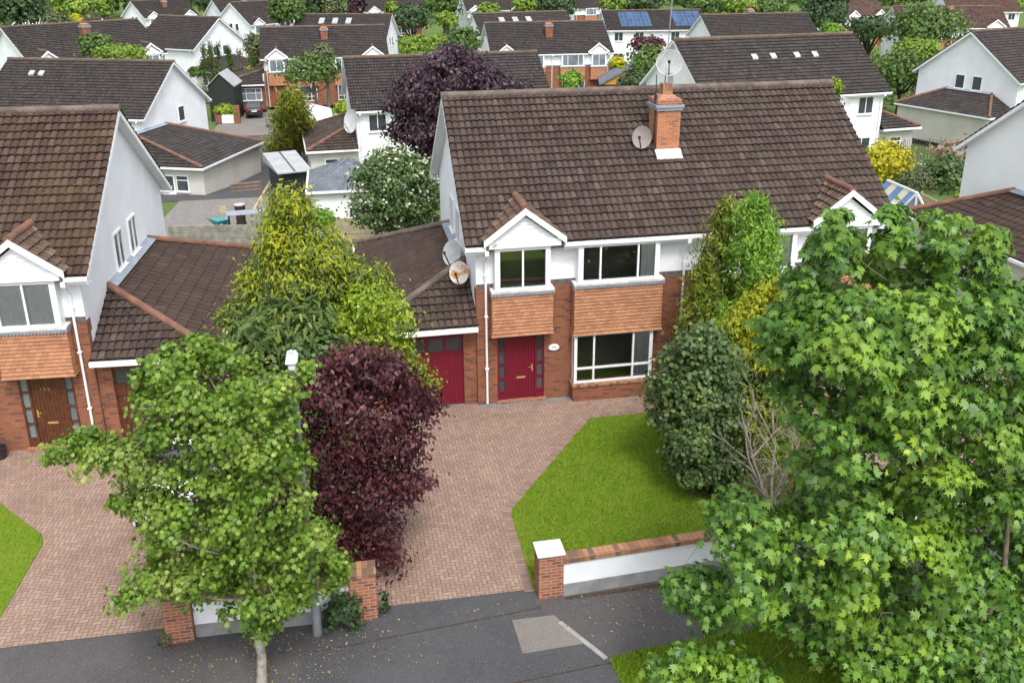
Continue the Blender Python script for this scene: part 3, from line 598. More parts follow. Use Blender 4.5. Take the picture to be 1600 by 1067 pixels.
def semi(name, label, x, y, gz, rot, L=13.58, hd=4.917, rise=3.59, side='front', near=False, tile='tile_far', ridge='ridge_far', doors=('crimson', 'brown'), garages='', spr=3, curtains=(None, None), wall='render', chim=True, gkw=None, halves=(0, 1), sidewin='LR', group=None, skylights=0):
    root = empty(name, (x, y, gz), R(rot), label, 'house', group)
    zE = 5.19; zr = zE+rise; slope = rise/hd; F = .31; B = 2*hd-.31; W0, W1 = .34, L-.34
    zt = zE+.31*slope-.1
    brick = 'brick'
    # walls
    holes = []
    if side == 'front' and near:
        for m in halves:
            X = (lambda q: L-q-W0) if m else (lambda q: q-W0)
            for (a, b, c, d) in ((.97, 2.40, 3.8, zE-.05), (3.46, 5.74, 3.87, zE-.05), (3.35, 5.68, .6, 2.2), (.95, 2.41, .1, 2.3)):
                holes.append((*sorted((X(a), X(b))), c, d))
    g = G(); holed(g, (W0, F, 0), X3, W1-W0, 3.93 if side == 'front' else 0, zt, holes)
    for k, xx in enumerate((W0, W1)):
        S = -X3 if k == 0 else X3; hs = []
        if near: hs = [(3.47-F, 4.37-F, 4.11, 5.26), (5.05-F, 5.95-F, 4.11, 5.26)]
        holed(g, (xx, F, 0), Y3, B-F, 0, zt, hs, -S*.12)
        g.face([(xx, F, zt), (xx, B, zt), (xx, hd, zr-.12)])
    holed(g, (W0, B, 0), X3, W1-W0, 0, zt, [])
    wl = g.build('wall', MT[wall], root)
    if side == 'front':
        g = G(); holed(g, (W0, F, 0), X3, W1-W0, 0, 3.78, holes, (0, .1, 0)); g.build('brickwork', MT[brick], root)
        g = G(); holed(g, (W0, F-.004, 0), X3, W1-W0, 3.78, 3.93, holes); g.build('brick_band', MT['brick_band'], root)
        # brick return at both corners
        for k, xx in enumerate((W0-.004, W1+.004)):
            g = G()
            for j in range(10): g.face([(xx, F, .38*j), (xx, F+(.34 if j % 2 else .22), .38*j), (xx, F+(.34 if j % 2 else .22), .38*(j+1)), (xx, F, .38*(j+1))])
            g.build('brick_return', MT[brick], root)
        for m in halves: front_half(root, L, m, zE, slope, near, brick, doors[m], curtains[m], 'tile_dormer' if near else tile, spr)
    else:
        for m in halves: rear_half(root, L, m, zE, near, W0)
    for k in sidewin.replace('1', ''):
        xx, n, u = (W0, -X3, -Y3) if k == 'L' else (W1, X3, Y3)
        for a in ((3.47, 5.05) if len(sidewin) < 2 or '1' not in sidewin else (5.05,)):
            yy = a+.9 if k == 'L' else a
            window(root, (xx, yy, 4.11), u, n, .9, 1.15, (1, 1) if near else (1,), None, 'upvc', 'pane', None, sill=True)
    if near:       # rooms behind the glass
        g = G(); g.box(W0+.05, W1-.05, F+1.6, F+1.65, .05, zt); g.box(W0+.05, W1-.05, F+.12, B-.1, 2.45, 2.62); g.box(W0+.05, W1-.05, F+.12, B-.1, .02, .05); g.box(W0+.05, W1-.05, F+.12, B-.1, zt-.06, zt-.02)
        g.box(L/2-.1, L/2+.1, F+.12, B-.1, .05, zt-.06); g.build('interior', MT['inside'], root)
    # roof
    sl = math.hypot(hd, rise)
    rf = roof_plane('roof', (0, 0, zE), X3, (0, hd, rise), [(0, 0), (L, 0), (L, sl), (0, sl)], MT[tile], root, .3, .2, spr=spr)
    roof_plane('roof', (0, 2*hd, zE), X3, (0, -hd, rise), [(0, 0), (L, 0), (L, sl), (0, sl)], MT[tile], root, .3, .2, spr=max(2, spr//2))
    g = G(); ridge_caps(g, (-.02, hd, zr-.02), (L+.02, hd, zr-.02), .13); g.build('ridge_tiles', MT[ridge], root)
    for xx, s in ((0, 1), (L, -1)):
        for ya, yb in ((-.04, hd), (2*hd+.04, hd)):
            g = G(); za = zE-.04*slope; a = np.array([xx, ya, za-.20]); b = np.array([xx, yb, zr-.22]); dx = np.array([s*.03, 0, 0]); dz = np.array([0, 0, .17])
            g.hexa([a, a+dx, b+dx, b, a+dz, a+dz+dx, b+dz+dx, b+dz])
            xi = W0 if s > 0 else W1
            g.face([a+dx+dz*.3, (xi, ya, za-.15), (xi, yb, zr-.17), b+dx+dz*.3])
            g.build('bargeboard', MT['upvc'], root)
    xs = [(0., L)]
    if side == 'front': xs = [(0, .6), (2.9, L-2.9), (L-.6, L)]
    for a, b in xs:
        g = G(); g.box(a, b, -.10, .012, zE-.13, zE-.03); g.box(a+.01, b-.01, .010, .04, zE-.24, zE-.04)
        g.build('gutter', MT['upvc'], root)
    g = G()
    g.face([(0, .02, zE-.22), (L, .02, zE-.22), (L, F, zE-.22), (0, F, zE-.22)])
    g.build('soffit', MT['soffit'], root); g = G()
    g.box(0, L, 2*hd-.012, 2*hd+.10, zE-.13, zE-.03); g.face([(0, 2*hd-.01, zE-.22), (L, 2*hd-.01, zE-.22), (L, B, zE-.22), (0, B, zE-.22)])
    g.build('gutter', MT['upvc'], root)
    for xx in ((.62, L/2-.06, L-.62) if side == 'front' else (.55, L-.55)):
        g = G(); g.box(xx-.06, xx+.06, -.105, .0, zE-.27, zE-.135)
        g.tube([(xx, -.05, zE-.2), (xx, -.04, zE-.3), (xx, F-.07, zE-.55), (xx, F-.06, zE-.7), (xx, F-.06, .05)], .036, 8)
        for zz in (1.2, 2.9, 4.2): g.box(xx-.055, xx+.055, F-.11, F-.005, zz, zz+.04)
        g.build('downpipe', MT['upvc'], root)
    if chim:
        yc = 2.98 if side == 'front' else hd+1.4
        chimney(root, L/2-.29, L/2+.46, yc-.4, yc+.4, zE+(min(yc, 2*hd-yc)-.6)*slope-.3, zr-.36 if side == 'front' else zr+.1, near, 'brick_chim' if near else 'brick')
    for s in garages: garage(root, L, hd, s, near, spr=spr, **(gkw or {}))
    for k in range(skylights):
        xk = L*.25+k*1.9; g = G(); yy = hd*.72; zz = zE+yy*slope+.07
        g.hexa([(xk, yy-.5, zz-.5*slope-.1), (xk+.75, yy-.5, zz-.5*slope-.1), (xk+.75, yy+.5, zz+.5*slope-.1), (xk, yy+.5, zz+.5*slope-.1), (xk, yy-.5, zz-.5*slope+.04), (xk+.75, yy-.5, zz-.5*slope+.04), (xk+.75, yy+.5, zz+.5*slope+.04), (xk, yy+.5, zz+.5*slope+.04)])
        g.build('skylight', MT['whiteroof'], rf)
    return root
# ------------------------------------------------------------------ setting: ground, roads, paving
def gz(Y): return float(np.interp(Y, [36, 65, 100, 200, 300], [0, -2.3, -3.1, -2.5, -1]))
def terrain(name, xs, ys, mat, dz=0.):
    V = [(x, y, gz(y)+dz) for y in ys for x in xs]; n = len(xs); L = []
    for j in range(len(ys)-1):
        for i in range(n-1): L += [j*n+i, j*n+i+1, (j+1)*n+i+1, (j+1)*n+i]
    q = len(L)//4; return structure(fastmesh(name, V, L, np.arange(q)*4, [4]*q, mat))
ys_all = [-200, 0, 20, 36, 40, 45, 50, 55, 60, 65, 75, 85, 100, 120, 150, 200, 250, 300, 400, 700, 1500]
terrain('ground', [-1500, -400, -150, -60, -25, 0, 25, 60, 150, 400, 1500], ys_all, MT['ground'])
def sheet(name, pts, mat, dz=.004, uvrot=0., uvo=(0, 0)):
    g = G(); c, s_ = math.cos(uvrot), math.sin(uvrot)
    P = [(p[0], p[1], gz(p[1])+dz) for p in pts]
    g.face(P, [((p[0]-uvo[0])*c+(p[1]-uvo[1])*s_, -(p[0]-uvo[0])*s_+(p[1]-uvo[1])*c) for p in pts])
    return structure(g.build(name, mat))
sheet('road', [(-60, -12), (60, -12), (60, 8.6), (-60, 8.6)], MT['asphalt'], .004)
sheet('pavement', [(-40, 8.6), (40, 8.6), (40, 16.6), (3.45, 16.12), (-4.0, 16.36), (-7.5, 16.44), (-40, 16.8)], MT['asphalt_old'], .008)
sheet('driveway_apron', [(-2.2, 8.6), (4.75, 8.6), (4.44, 13.84), (3.84, 14.95), (3.44, 15.52), (3.45, 16.13), (-.2, 16.19), (-1.4, 15.3)], MT['asphalt'], .012)
sheet('aggregate_slab', [(2.82, 15.26), (3.72, 15.24), (4.09, 14.31), (2.85, 14.27)], MT['slab'], .016)
sheet('aggregate_slab', [(-6.7, 13.9), (-5.5, 14.4), (-4.95, 14.45), (-4.9, 12.5), (-6.7, 12.5)], MT['slab'], .016)
g = G(); g.bar((3.78, 15.0, .002), (4.43, 13.82, .002), .10, .05); structure(g.build('kerb', MT['kerb']))
g = G(); g.bar((3.5, 15.52, .018), (-1.2, 15.1, .018), .02, .01); g.bar((4.5, 13.7, .018), (-1.6, 13.2, .018), .025, .01); structure(g.build('asphalt_joint', MT['soil']))
# main driveway (house frame) and the neighbour's (turned by -3.6 degrees)
sheet('driveway', [(-.25, 16.2), (3.44, 16.14), (3.47, 16.04), (3.50, 18.95), (3.57, 19.23), (6.43, 23.0), (6.68, 23.35), (13.0, 23.2), (13.0, 24.9), (3.6, 24.9), (3.6, 25.3), (.2, 25.3), (.0, 24)], MT['herring'], .014)
LR = R(-3.567)
sheet('neighbour_driveway', [(-4.0, 16.38), (-7.75, 16.45), (-7.7, 17.37), (-7.55, 19.95), (-7.7, 20.37), (-9.12, 21.98), (-16, 28), (-16, 29), (-6.6, 24.6), (-3.2, 24.4), (-1.9, 24.0), (-3.4, 20)], MT['herring'], .014, LR)
sheet('far_side_driveway', [(13.6, 16.7), (19.5, 16.9), (21.5, 24.4), (16.6, 24.8), (13.0, 24.9), (13.0, 23.2)], MT['herring'], .010)
def border(name, pts, w, dz):
    P = [np.array([*p, 0.]) for p in pts]; g = G(); L = 0
    nn = []
    for k in range(len(P)):
        d = P[min(k+1, len(P)-1)]-P[max(k-1, 0)]; d /= np.linalg.norm(d); nn.append(np.array([-d[1], d[0], 0]))
    for k in range(len(P)-1):
        l = np.linalg.norm(P[k+1]-P[k]); Z = np.array([0, 0, dz])
        g.face([P[k]+Z, P[k+1]+Z, P[k+1]+nn[k+1]*w+Z, P[k]+nn[k]*w+Z], [(L, .02), (L+l, .02), (L+l, .22), (L, .22)]); L += l
    return structure(g.build(name, MT['border']))
lawn_main = [(3.46, 16.05), (3.50, 18.95), (3.58, 19.23), (6.43, 23.0), (6.70, 23.33), (7.0, 23.38), (12.9, 23.25), (13.5, 16.6), (8.9, 16.25), (4.0, 15.95)]
border('paving_edge', lawn_main[:7], .21, .020)
lawn_left = [(-7.72, 16.6), (-7.7, 17.37), (-7.56, 19.95), (-7.72, 20.37), (-9.12, 21.98), (-12.5, 25.0), (-16, 24), (-16, 16.6)]
border('paving_edge', lawn_left[:6], .21, .020)
sheet('path_flags', [(3.62, 24.62), (6.46, 24.62), (6.46, 24.88), (3.62, 24.88)], MT['flag'], .020)
sheet('path_flags', [(.9, 25.0), (3.58, 24.95), (3.58, 25.15), (.9, 25.2)], MT['flag'], .020)
sheet('lawn', lawn_main, MT['lawn'], .024); sheet('lawn', lawn_left, MT['lawn'], .024)
verge_pts = [(4.48, 13.78), (5.2, 13.92), (6.95, 14.02), (12, 14.3), (30, 14.6), (30, 9), (4.85, 9)]
sheet('verge', verge_pts, MT['lawn'], .026)
sheet('flower_bed', [(8.4, 18.7), (9.0, 17.3), (9.4, 16.35), (13.4, 16.6), (12.9, 23.2), (8.75, 23.2), (8.5, 21)], MT['soil'], .030)
sheet('litter_strip', [(4.06, 15.74), (8.6, 15.82), (8.6, 15.68), (4.06, 15.66)], MT['soil'], .018)
def inpoly(x, y, P):
    x = np.asarray(x); y = np.asarray(y); r = np.zeros(x.shape, bool); n = len(P)
    for i in range(n):
        (x0, y0), (x1, y1) = P[i], P[(i+1) % n]
        if y0 == y1: continue
        r ^= ((y0 > y) != (y1 > y)) & (x < (x1-x0)*(y-y0)/(y1-y0)+x0)
    return r
def grass(name, label, poly, n, h, dz, ymin=-1e9):
    P = np.array(poly); x = rng.uniform(P[:, 0].min(), P[:, 0].max(), n*3); y = rng.uniform(max(P[:, 1].min(), ymin), P[:, 1].max(), n*3)
    k = inpoly(x, y, poly); x, y = x[k][:n], y[k][:n]; m = len(x); a = rng.uniform(0, 2*math.pi, m); hh = h*rng.uniform(.5, 1.3, m); wd = .008+.006*rng.random(m)
    B = np.stack([x, y, np.full(m, dz)], 1); D = np.stack([np.cos(a), np.sin(a), 0*a], 1)*wd[:, None]; lean = np.stack([rng.normal(0, .5, m), rng.normal(0, .5, m), np.ones(m)], 1)*hh[:, None]
    V = np.stack([B-D, B+D, B+lean], 1).reshape(-1, 3); L = np.arange(3*m)
    o = fastmesh(name, V, L, np.arange(m)*3, np.full(m, 3), MT['blade']); return tag(o, label, 'grass', None, 'stuff')
grass('grass', 'short mown grass of the front lawn between driveway and white garden wall', lawn_main, 60000, .05, .024)
grass('grass', 'short grass of the neighbouring lawn at the left edge', lawn_left, 16000, .05, .024)
grass('grass', 'longer grass on the kerbside verge below the big maple', [(4.48, 13.78), (5.2, 13.92), (6.95, 14.02), (11, 14.2), (11, 11), (4.7, 11)], 24000, .09, .026)
# far cul-de-sac road and drives
terrain('far_road', [-12.5, -8, -4, 0, 3, 6], [60, 65, 70, 75, 80, 84, 87], MT['asphalt'], .03)
terrain('far_driveway', [-12, -9, -6], [87, 90, 95, 100, 104], MT['slab'], .05)
terrain('far_driveway', [-14, -12.4], [60, 75, 90], MT['slab'], .05)
terrain('yard', [-10.5, -6, -1.5], [43.4, 45, 47, 50, 55, 60], MT['flag'], .03)
# sky dome is the world; no cloud stands in the frame
# ------------------------------------------------------------------ houses
cm = (dict(bay1=None, bay0=[(.80, 1.0)], gf=[(.78, .97)]), dict(bay1=[(0, 1)], bay0=[(.05, .3), (.6, .98)], gf=[(.02, .3)]))
semi('semi_detached_house', 'white and brick semi-detached house with crimson front door, brown tiled roof and orange tile-hung bays', 3.25, 24.586, 0, -.0, near=True, tile='tile', ridge='ridge_dull', doors=('crimson', 'brown'), garages='L', spr=6, curtains=cm, gkw=dict(ridge='ridge_dull'))
cl = (None, dict(bay1=[(.02, .98)], bay0=[(.02, .98)], gf=[(0, .4)]))
semi('semi_detached_house', 'house at the left edge with brown front door numbered 152 and white roughcast gable', -20.325, 25.074, 0, -3.567, near=True, tile='tile_left', ridge='ridge_dull', doors=('brown', 'brown'), garages='R', spr=6, curtains=cl, gkw=dict(door='brown', y1=9.55), halves=(1,), sidewin='R', chim=False)
semi('semi_detached_house', 'white house at the right edge whose low brown garage roof shows behind the maple', 26.35, 24.6, 0, 3.5, tile='tile', ridge='ridge_dull', doors=('brown', 'brown'), garages='L', spr=5, wall='render_smooth', gkw=dict(ridge='ridge', tile='tile_flat', w=3.3), chim=False)
H = [
 ('long dark roofed house with one narrow gable window, behind the left-edge house', -26.03, 71.90, -2.86, -21.3, 13.6, 4.79, 3.42, 'rear', dict(garages='R', gkw=dict(door=None, tile='tile_far', ridge='ridge', w=6.3, y0=-3.2, y1=5.6, zt=4.3), sidewin='R1', chim=False)),
 ('charcoal roofed house at upper left with a chimney stack and yellowish shrubs before it', -27.67, 92.42, -1.59, 38.1, 13.67, 5.36, 3.09, 'front', dict()),
 ('tall cream house turned cornerwise with a row of columnar conifers beside its gable', -24.5, 122, -2.75, -38.0, 10.21, 4.73, 3.41, 'rear', dict(garages='R', halves=(0,), chim=False, gkw=dict(tile='tile_far', door=None))),
 ('cream house with two small gables and a converted garage, behind the parked black car', -7.98, 103.07, -2.72, 1.2, 13.77, 4.87, 2.93, 'front', dict(garages='L', wall='render_cream', gkw=dict(gw=1, y0=-1.2, w=5.2, tile='tile_far', ridge='ridge_far'))),
 ('house with three roof windows directly behind the cream double-gabled house', -6.09, 132.04, -3.3, -14.9, 13.5, 4.92, 3.16, 'rear', dict(chim=False, skylights=3, sidewin='R')),
 ('house half hidden by the dark purple tree, with a hipped garage at its left', 0.75, 60.2, -1.75, 3.4, 13.75, 4.6, 2.95, 'rear', dict(garages='L', gkw=dict(ridge='ridge', tile='tile', door=None), chim=False, tile='tile_far', sidewin='L')),
 ('house with two orange bays and a small chimney, in the middle distance', 16.36, 98.84, -2.5, -1.6, 13.63, 5.28, 3.0, 'front', dict(garages='R', gkw=dict(tile='tile_far', ridge='ridge_far'))),
 ('house seen mostly as a ridge with roof windows above the small-chimney house', 18.79, 118.5, -3.15, 10, 13.56, 4.92, 3.47, 'rear', dict(chim=False, skylights=3)),
 ('white house with large blue solar panels on its roof', 35.69, 120.94, -1.99, -7.2, 13.84, 5.1, 2.27, 'rear', dict(chim=False)),
 ('long dark roofed house with four pale roof vents behind the main chimney', 22.25, 53.46, -.88, 6.8, 13.72, 4.77, 3.37, 'rear', dict(chim=False, sidewin='', wall='render_smooth', garages='R', gkw=dict(door=None, w=3.0, y0=.2, y1=6.5, tile='tile_far', ridge='ridge'))),
 ('charcoal roofed house whose orange chimney rises behind the four-vent roof', 43.92, 104.48, -2.14, -.1, 13.98, 4.58, 2.74, 'rear', dict()),
 ('white gable house at the upper right with two slim windows and a hipped garage', 52.24, 63.4, -1.92, 17.4, 13.6, 4.98, 3.59, 'rear', dict(garages='L', gkw=dict(door=None, tile='tile_far'), chim=False, sidewin='L')),
 ('russet roofed house partly hidden by a spreading tree at upper right', 73.61, 113.37, -1.8, -19.1, 13.94, 4.99, 2.48, 'front', dict(tile='tile_red')),
 ('small white house with a little front gable at the top, left of centre', -19.6, 180, -3.0, 30, 11, 4.6, 2.9, 'front', dict(garages='')),
 ('white gable house with two rooflights and an orange pot at the top left', -31.5, 170, -2.4, 34, 10, 4.9, 2.7, 'front', dict(chim=True)),
 ('white front-gabled house below the top left trees', -40, 150, -2.6, 62, 11, 4.9, 3.0, 'front', dict(chim=True)),
 ('low hipped-looking house behind the big top left tree', -62, 150, -2.6, 20, 11, 4.9, 3.0, 'rear', dict(chim=False)),
 ('white gable house behind a leafy tree at top, above the cream double-gabled house', -13.2, 158, -3.0, 42, 11, 4.9, 3.4, 'front', dict(chim=False)),
 ('far blue grey roofed house with two white gables at top centre left', 6.2, 182, -2.7, 14, 12, 4.9, 3.6, 'front', dict()),
 ('far blue grey roofed house with brick ground floor at top centre', 25.2, 180, -2.7, 8, 12, 4.9, 3.6, 'front', dict(chim=True)),
 ('far dark roofed house with one white gable right of top centre', 46.7, 180.7, -2.6, 18, 8.5, 4.9, 3.6, 'front', dict(halves=(1,), chim=False)),
 ('russet roofed house with a rooflight at the top right', 85.43, 147.1, -2.8, 10, 9, 4.9, 3.6, 'front', dict(tile='tile_red', chim=False)),
 ('russet roofed house with a small solar panel at the very top right', 108, 152, -2.6, -14, 13, 4.9, 3.2, 'rear', dict(tile='tile_red', chim=False)),
]
houses = []
for (lb, x, y, z, r, L, hd, ri, side, kw) in H:
    kw = dict(kw); kw.setdefault('tile', 'tile_far')
    houses.append(semi('house', lb, x, y, z, r, L, hd, ri, side, spr=3 if y < 80 else 2, **kw))
# ------------------------------------------------------------------ walls, piers, street things
def thing(name, label, cat, loc, rz=0., group=None): return empty(name, loc, rz, label, cat, group)
def gate_pier(loc, label, cap, rz=0., w=.54, d=.46, h=1.08):
    t = thing('gate_pier', label, 'gate pier', loc, rz, 'brick gate piers along the pavement')
    g = G(); g.box(-w/2, w/2, -d/2, d/2, 0, h); g.build('pier', MT['brick_pier'], t)
    if cap:
        g = G(); g.box(-w/2-.03, w/2+.03, -d/2-.03, d/2+.03, h+.002, h+.06); c = g.build('cap', MT['cap'], t, bevel=.008)
        g = G()                                            # flaked marks on the paint
        for (a, b, c_, d_) in ((-.13, .12, -.07, .05), (-.09, .02, -.12, -.03), (.06, .07, .16, .10), (.08, .10, .05, -.01), (.13, .02, .10, -.04)):
            g.bar((a, b, h+.063), (c_, d_, h+.063), .012, .004)
        g.build('paint_flake', MT['plinth'], c)
    else:
        g = G(); g.box(-w/2-.01, w/2+.01, -d/2-.01, d/2+.01, h+.002, h+.075); g.build('cap', MT['coping'], t)
    return t
gate_pier((3.77, 16.0, 0), 'square brick gate pier with a white painted cap at the right of the driveway mouth', True)
gate_pier((-3.86, 16.12, 0), 'brick gate pier under the field maple at the neighbouring driveway mouth', False)
gate_pier((-.18, 16.05, 0), 'ivy skirted brick gate pier left of the main driveway mouth', False)
def garden_wall(p, q, label, h=.96):
    p = np.array([*p, 0.]); q = np.array([*q, 0.]); L = np.linalg.norm(q-p); a = math.atan2(q[1]-p[1], q[0]-p[0])
    t = thing('garden_wall', label, 'wall', tuple(p), a)
    g = G(); g.box(0, L, 0, .21, .31, h-.115); g.build('rendered_panel', MT['render'], t)
    g = G(); g.box(0, L, -.018, .228, 0, .308); g.build('plinth', MT['plinth'], t)
    g = G(); g.box(0, L, -.035, .235, h-.113, h); g.build('coping', MT['coping'], t)
garden_wall((4.045, 15.80), (14.0, 16.25), 'low white rendered garden wall with brick on edge coping in front of the lawn')
garden_wall((-3.58, 16.02), (-.46, 15.94), 'low white rendered garden wall under the field maple and plum trees')
t = thing('street_lamp', 'grey steel street lamp post standing between the field maple and the purple plum', 'street lamp', (-1.15, 15.63, 0))
g = G(); g.lathe([(.098, 0), (.098, .75), (.082, .80), (.082, 1.6), (.06, 1.68)], seg=14); g.build('base_tube', MT['grey_metal'], t, smooth=True)
g = G(); g.tube([(0, 0, 1.66), (0, 0, 6.05)], [.058, .044], 12); g.build('pole', MT['grey_metal'], t, smooth=True)
g = G(); g.box(-.06, .07, -.30, .10, 6.06, 6.20); g.hexa([(-.11, -.34, 6.2), (.12, -.34, 6.2), (.12, .14, 6.2), (-.11, .14, 6.2), (-.07, -.30, 6.29), (.08, -.30, 6.29), (.08, .1, 6.29), (-.07, .1, 6.29)])
hd_ = g.build('lantern', MT['upvc'], t, bevel=.012)
g = G(); g.lathe([(.04, 0), (.04, .06), (.025, .09), (0, .10)], (0, -.1, 6.29), 10); g.build('photocell', MT['dish'], hd_)
g = G(); g.box(-.06, .06, -.03, .03, 5.8, 6.0); g.build('bracket', MT['upvc'], t)
# satellite dishes and masts
def dish(name, label, c, aim, r, mat, wall, mesh=False, group=None):
    aim = Vector(aim).normalized(); c = Vector(c); root = thing(name, label, 'satellite dish', tuple(c), 0, group)
    q = aim.to_track_quat('Z', 'Y').to_matrix()
    def W(p): return tuple(q @ Vector(p))
    g = G(); n = 20
    for k in range(5):
        r0, r1 = r*k/5, r*(k+1)/5; z = lambda rr: .22*r*(rr/r)**2
        for i in range(n):
            a, b = 2*math.pi*i/n, 2*math.pi*(i+1)/n
            f = [W((.88*r0*math.cos(a), r0*math.sin(a), z(r0))), W((.88*r1*math.cos(a), r1*math.sin(a), z(r1))), W((.88*r1*math.cos(b), r1*math.sin(b), z(r1))), W((.88*r0*math.cos(b), r0*math.sin(b), z(r0)))]
            if k == 0: f = f[:3]
            if not mesh: g.face(f)
    if mesh:
        z = lambda rr: .22*r*(rr/r)**2
        for k in range(1, 11):
            rr = r*k/10; pts = [W((rr*math.cos(a), rr*math.sin(a), z(rr))) for a in np.linspace(0, 2*math.pi, 25)]; g.tube(pts, .010 if k < 10 else .018, 4, False)
        for i in range(36):
            a = 2*math.pi*i/36; g.tube([W((rr*math.cos(a), rr*math.sin(a), z(rr))) for rr in np.linspace(.02, r, 6)], .009, 4, False)
    g.build('reflector', mat, root, smooth=not mesh)
    g = G(); g.bar(W((0, -r*.95, .15*r)), W((0, -.1*r, r*1.05)), .03); g.bar(W((0, -.18*r, r*1.0)), W((0, .02*r, r*1.08)), .07); g.build('feed_arm', MT['black'], root)
    g = G(); e = Vector(wall)-c; g.tube([W((0, 0, -.02)), tuple(Vector(W((0, 0, -.12)))), tuple(e)], .022, 6); g.build('wall_bracket', MT['grey_metal'], root)
    return root
dish('satellite_dish', 'taller grey satellite dish on the gable wall over the garage roof', (3.24, 27.25, 4.18), (-.72, -.62, .32), .42, MT['dish'], (3.58, 27.5, 4.1))
dish('satellite_dish', 'rust streaked satellite dish below the grey one over the garage roof', (3.28, 26.1, 3.92), (-.45, -.85, .25), .36, MT['rust'], (3.58, 26.4, 3.85))
dish('satellite_dish', 'dull brown satellite dish fixed to the left of the main chimney', (9.33, 27.3, 7.58), (-.55, -.8, .25), .36, MT['dish_dull'], (9.80, 27.5, 7.5))
t = dish('satellite_dish', 'large mesh satellite dish on the pole above the main chimney pot', (10.22, 27.65, 9.80), (-.35, -.9, .30), .40, MT['dish'], (10.25, 27.75, 9.25), True)
g = G()
for k in range(5): g.tube([(.03+.03*k, .05, -.3), (.0+.05*k, .08, -.75)], .02, 6)
g.build('cable_bundle', MT['dish'], t)
t = thing('aerial_mast', 'thin aerial mast with a yagi antenna behind the main chimney', 'aerial', (10.18, 27.98, 8.0))
g = G(); g.tube([(0, 0, 0), (.16, 0, 4.0)], .022, 6); g.build('mast', MT['grey_metal'], t)
g = G(); g.bar((.15, 0, 3.75), (1.2, .25, 3.72), .018)
for k in range(9): x = .25+.11*k; g.bar((x, .02*k-.2, 3.74), (x, .02*k+.25, 3.74), .01)
g.build('antenna', MT['dish'], t)
t = thing('aerial_mast', 'short dark aerial rod strapped to the left face of the main chimney', 'aerial', (9.72, 27.35, 7.4))
g = G(); g.tube([(0, 0, 0), (0, 0, 2.1)], .017, 6); g.box(-.04, .04, -.04, .04, 1.35, 1.5); g.build('rod', MT['black'], t)
dish('satellite_dish', 'grey dish on the white house behind the right end of the main ridge', tuple(atY(1317, 163, 50)), (-.3, -.9, .3), .42, MT['dish'], tuple(atY(1327, 165, 51)))
dish('satellite_dish', 'grey dish seen against the gable of the house half hidden by the purple tree', tuple(atY(551, 190, 58.5)), (-.75, -.6, .25), .75, MT['dish'], tuple(atY(558, 192, 59.2)))
# parked cars ------------------------------------------------------
def car(name, label, loc, rz, paint, Lc=4.1, W=1.75, H=1.47, cat='car'):
    t = thing(name, label, cat, loc, rz)          # nose towards -y
    prof = [(-2.02, .30), (-2.05, .55), (-1.98, .74), (-1.10, .93), (-.95, .97), (1.80, .98), (2.00, .80), (2.04, .55), (2.0, .30)]
    roof = [(-.95, .97), (-.25, 1.40), (.35, H), (1.25, 1.42), (1.85, .98)]
    g = G(); k = Lc/4.1; hw = W/2
    def ring(P, ins): return [[(s*(hw-i), y*k, z) for (y, z), i in zip(P, ins)] for s in (-1, 1)]
    for P, ins in ((prof, [.10, .06, .10, .06, .05, .05, .08, .06, .1]),):
        a, b = ring(P, ins)
        for i in range(len(P)-1): g.face([a[i], b[i], b[i+1], a[i+1]])
        g.face(a[::-1]); g.face(b); g.face([a[-1], b[-1], b[0], a[0]])
    a, b = ring(roof, [.07, .2, .23, .22, .1])
    for i in range(len(roof)-1):
        if i in (1, 2): g.face([a[i], b[i], b[i+1], a[i+1]])
    for s, A in ((0, a), (1, b)): g.face(A if s else A[::-1])
    body = g.build('body', MT[paint], t, bevel=.03)
    for i, nm in ((0, 'windscreen'), (3, 'rear_window')):
        g = G(); g.face([a[i], b[i], b[i+1], a[i+1]]); g.build(nm, MT['pane'], t)
    for A, s in ((a, -1), (b, 1)):
        A = np.array(A); cen = A.mean(0); g = G(); B = cen+(A-cen)*.80+np.array([s*.012, 0, .0]); g.face(list(B) if s > 0 else list(B[::-1])); g.build('side_window', MT['pane'], t)
        for y in (-1.28*k, 1.28*k):
            g = G(); g.tube([(s*(hw-.2), y, .31), (s*(hw-.02), y, .31)], .31, 16); wh = g.build('wheel', MT['rubber'], t)
            g = G(); g.tube([(s*(hw-.03), y, .31), (s*(hw-.008), y, .31)], .2, 12); g.build('rim', MT['grey_metal'], wh)
        g = G(); g.box(s*(hw-.42), s*(hw-.10), -2.04*k, -1.93*k, .62, .76); g.build('headlight', MT['lamp_glass'], t)
        g = G(); g.box(s*(hw-.30), s*(hw-.09), 1.93*k, 2.05*k, .66, .92); g.build('tail_light', MT['redlens'], t)
        g = G(); g.box(s*(hw-.02), s*(hw+.14), -.75*k, -.60*k, .98, 1.12); g.build('wing_mirror', MT[paint], t)
    g = G(); g.box(-.7, .7, -2.08*k, -1.96*k, .28, .46); g.box(-hw+.1, hw-.1, 2.0*k, 2.09*k, .28, .5); g.build('bumper', MT['black'], t)
    g = G(); g.box(-.27, .27, -2.10*k, -2.085*k, .47, .58); g.box(-.27, .27, 2.05*k, 2.10*k, .60, .71); g.build('number_plate', MT['upvc'], t)
    return t
car('parked_car', 'white hatchback parked on the neighbouring driveway behind the field maple', (-4.55, 21.75, .014), R(-4), 'carwhite')
car('parked_car', 'black hatchback parked nose in before the bay window of the cream house', (*atZ(398, 180, -2.95)[:2], -2.9), R(184), 'carblack')
t = thing('parked_van', 'white panel van seen from behind beside the golden conifer', 'van', (*atZ(508, 209, -2.75)[:2], -2.73), R(28))
g = G(); 
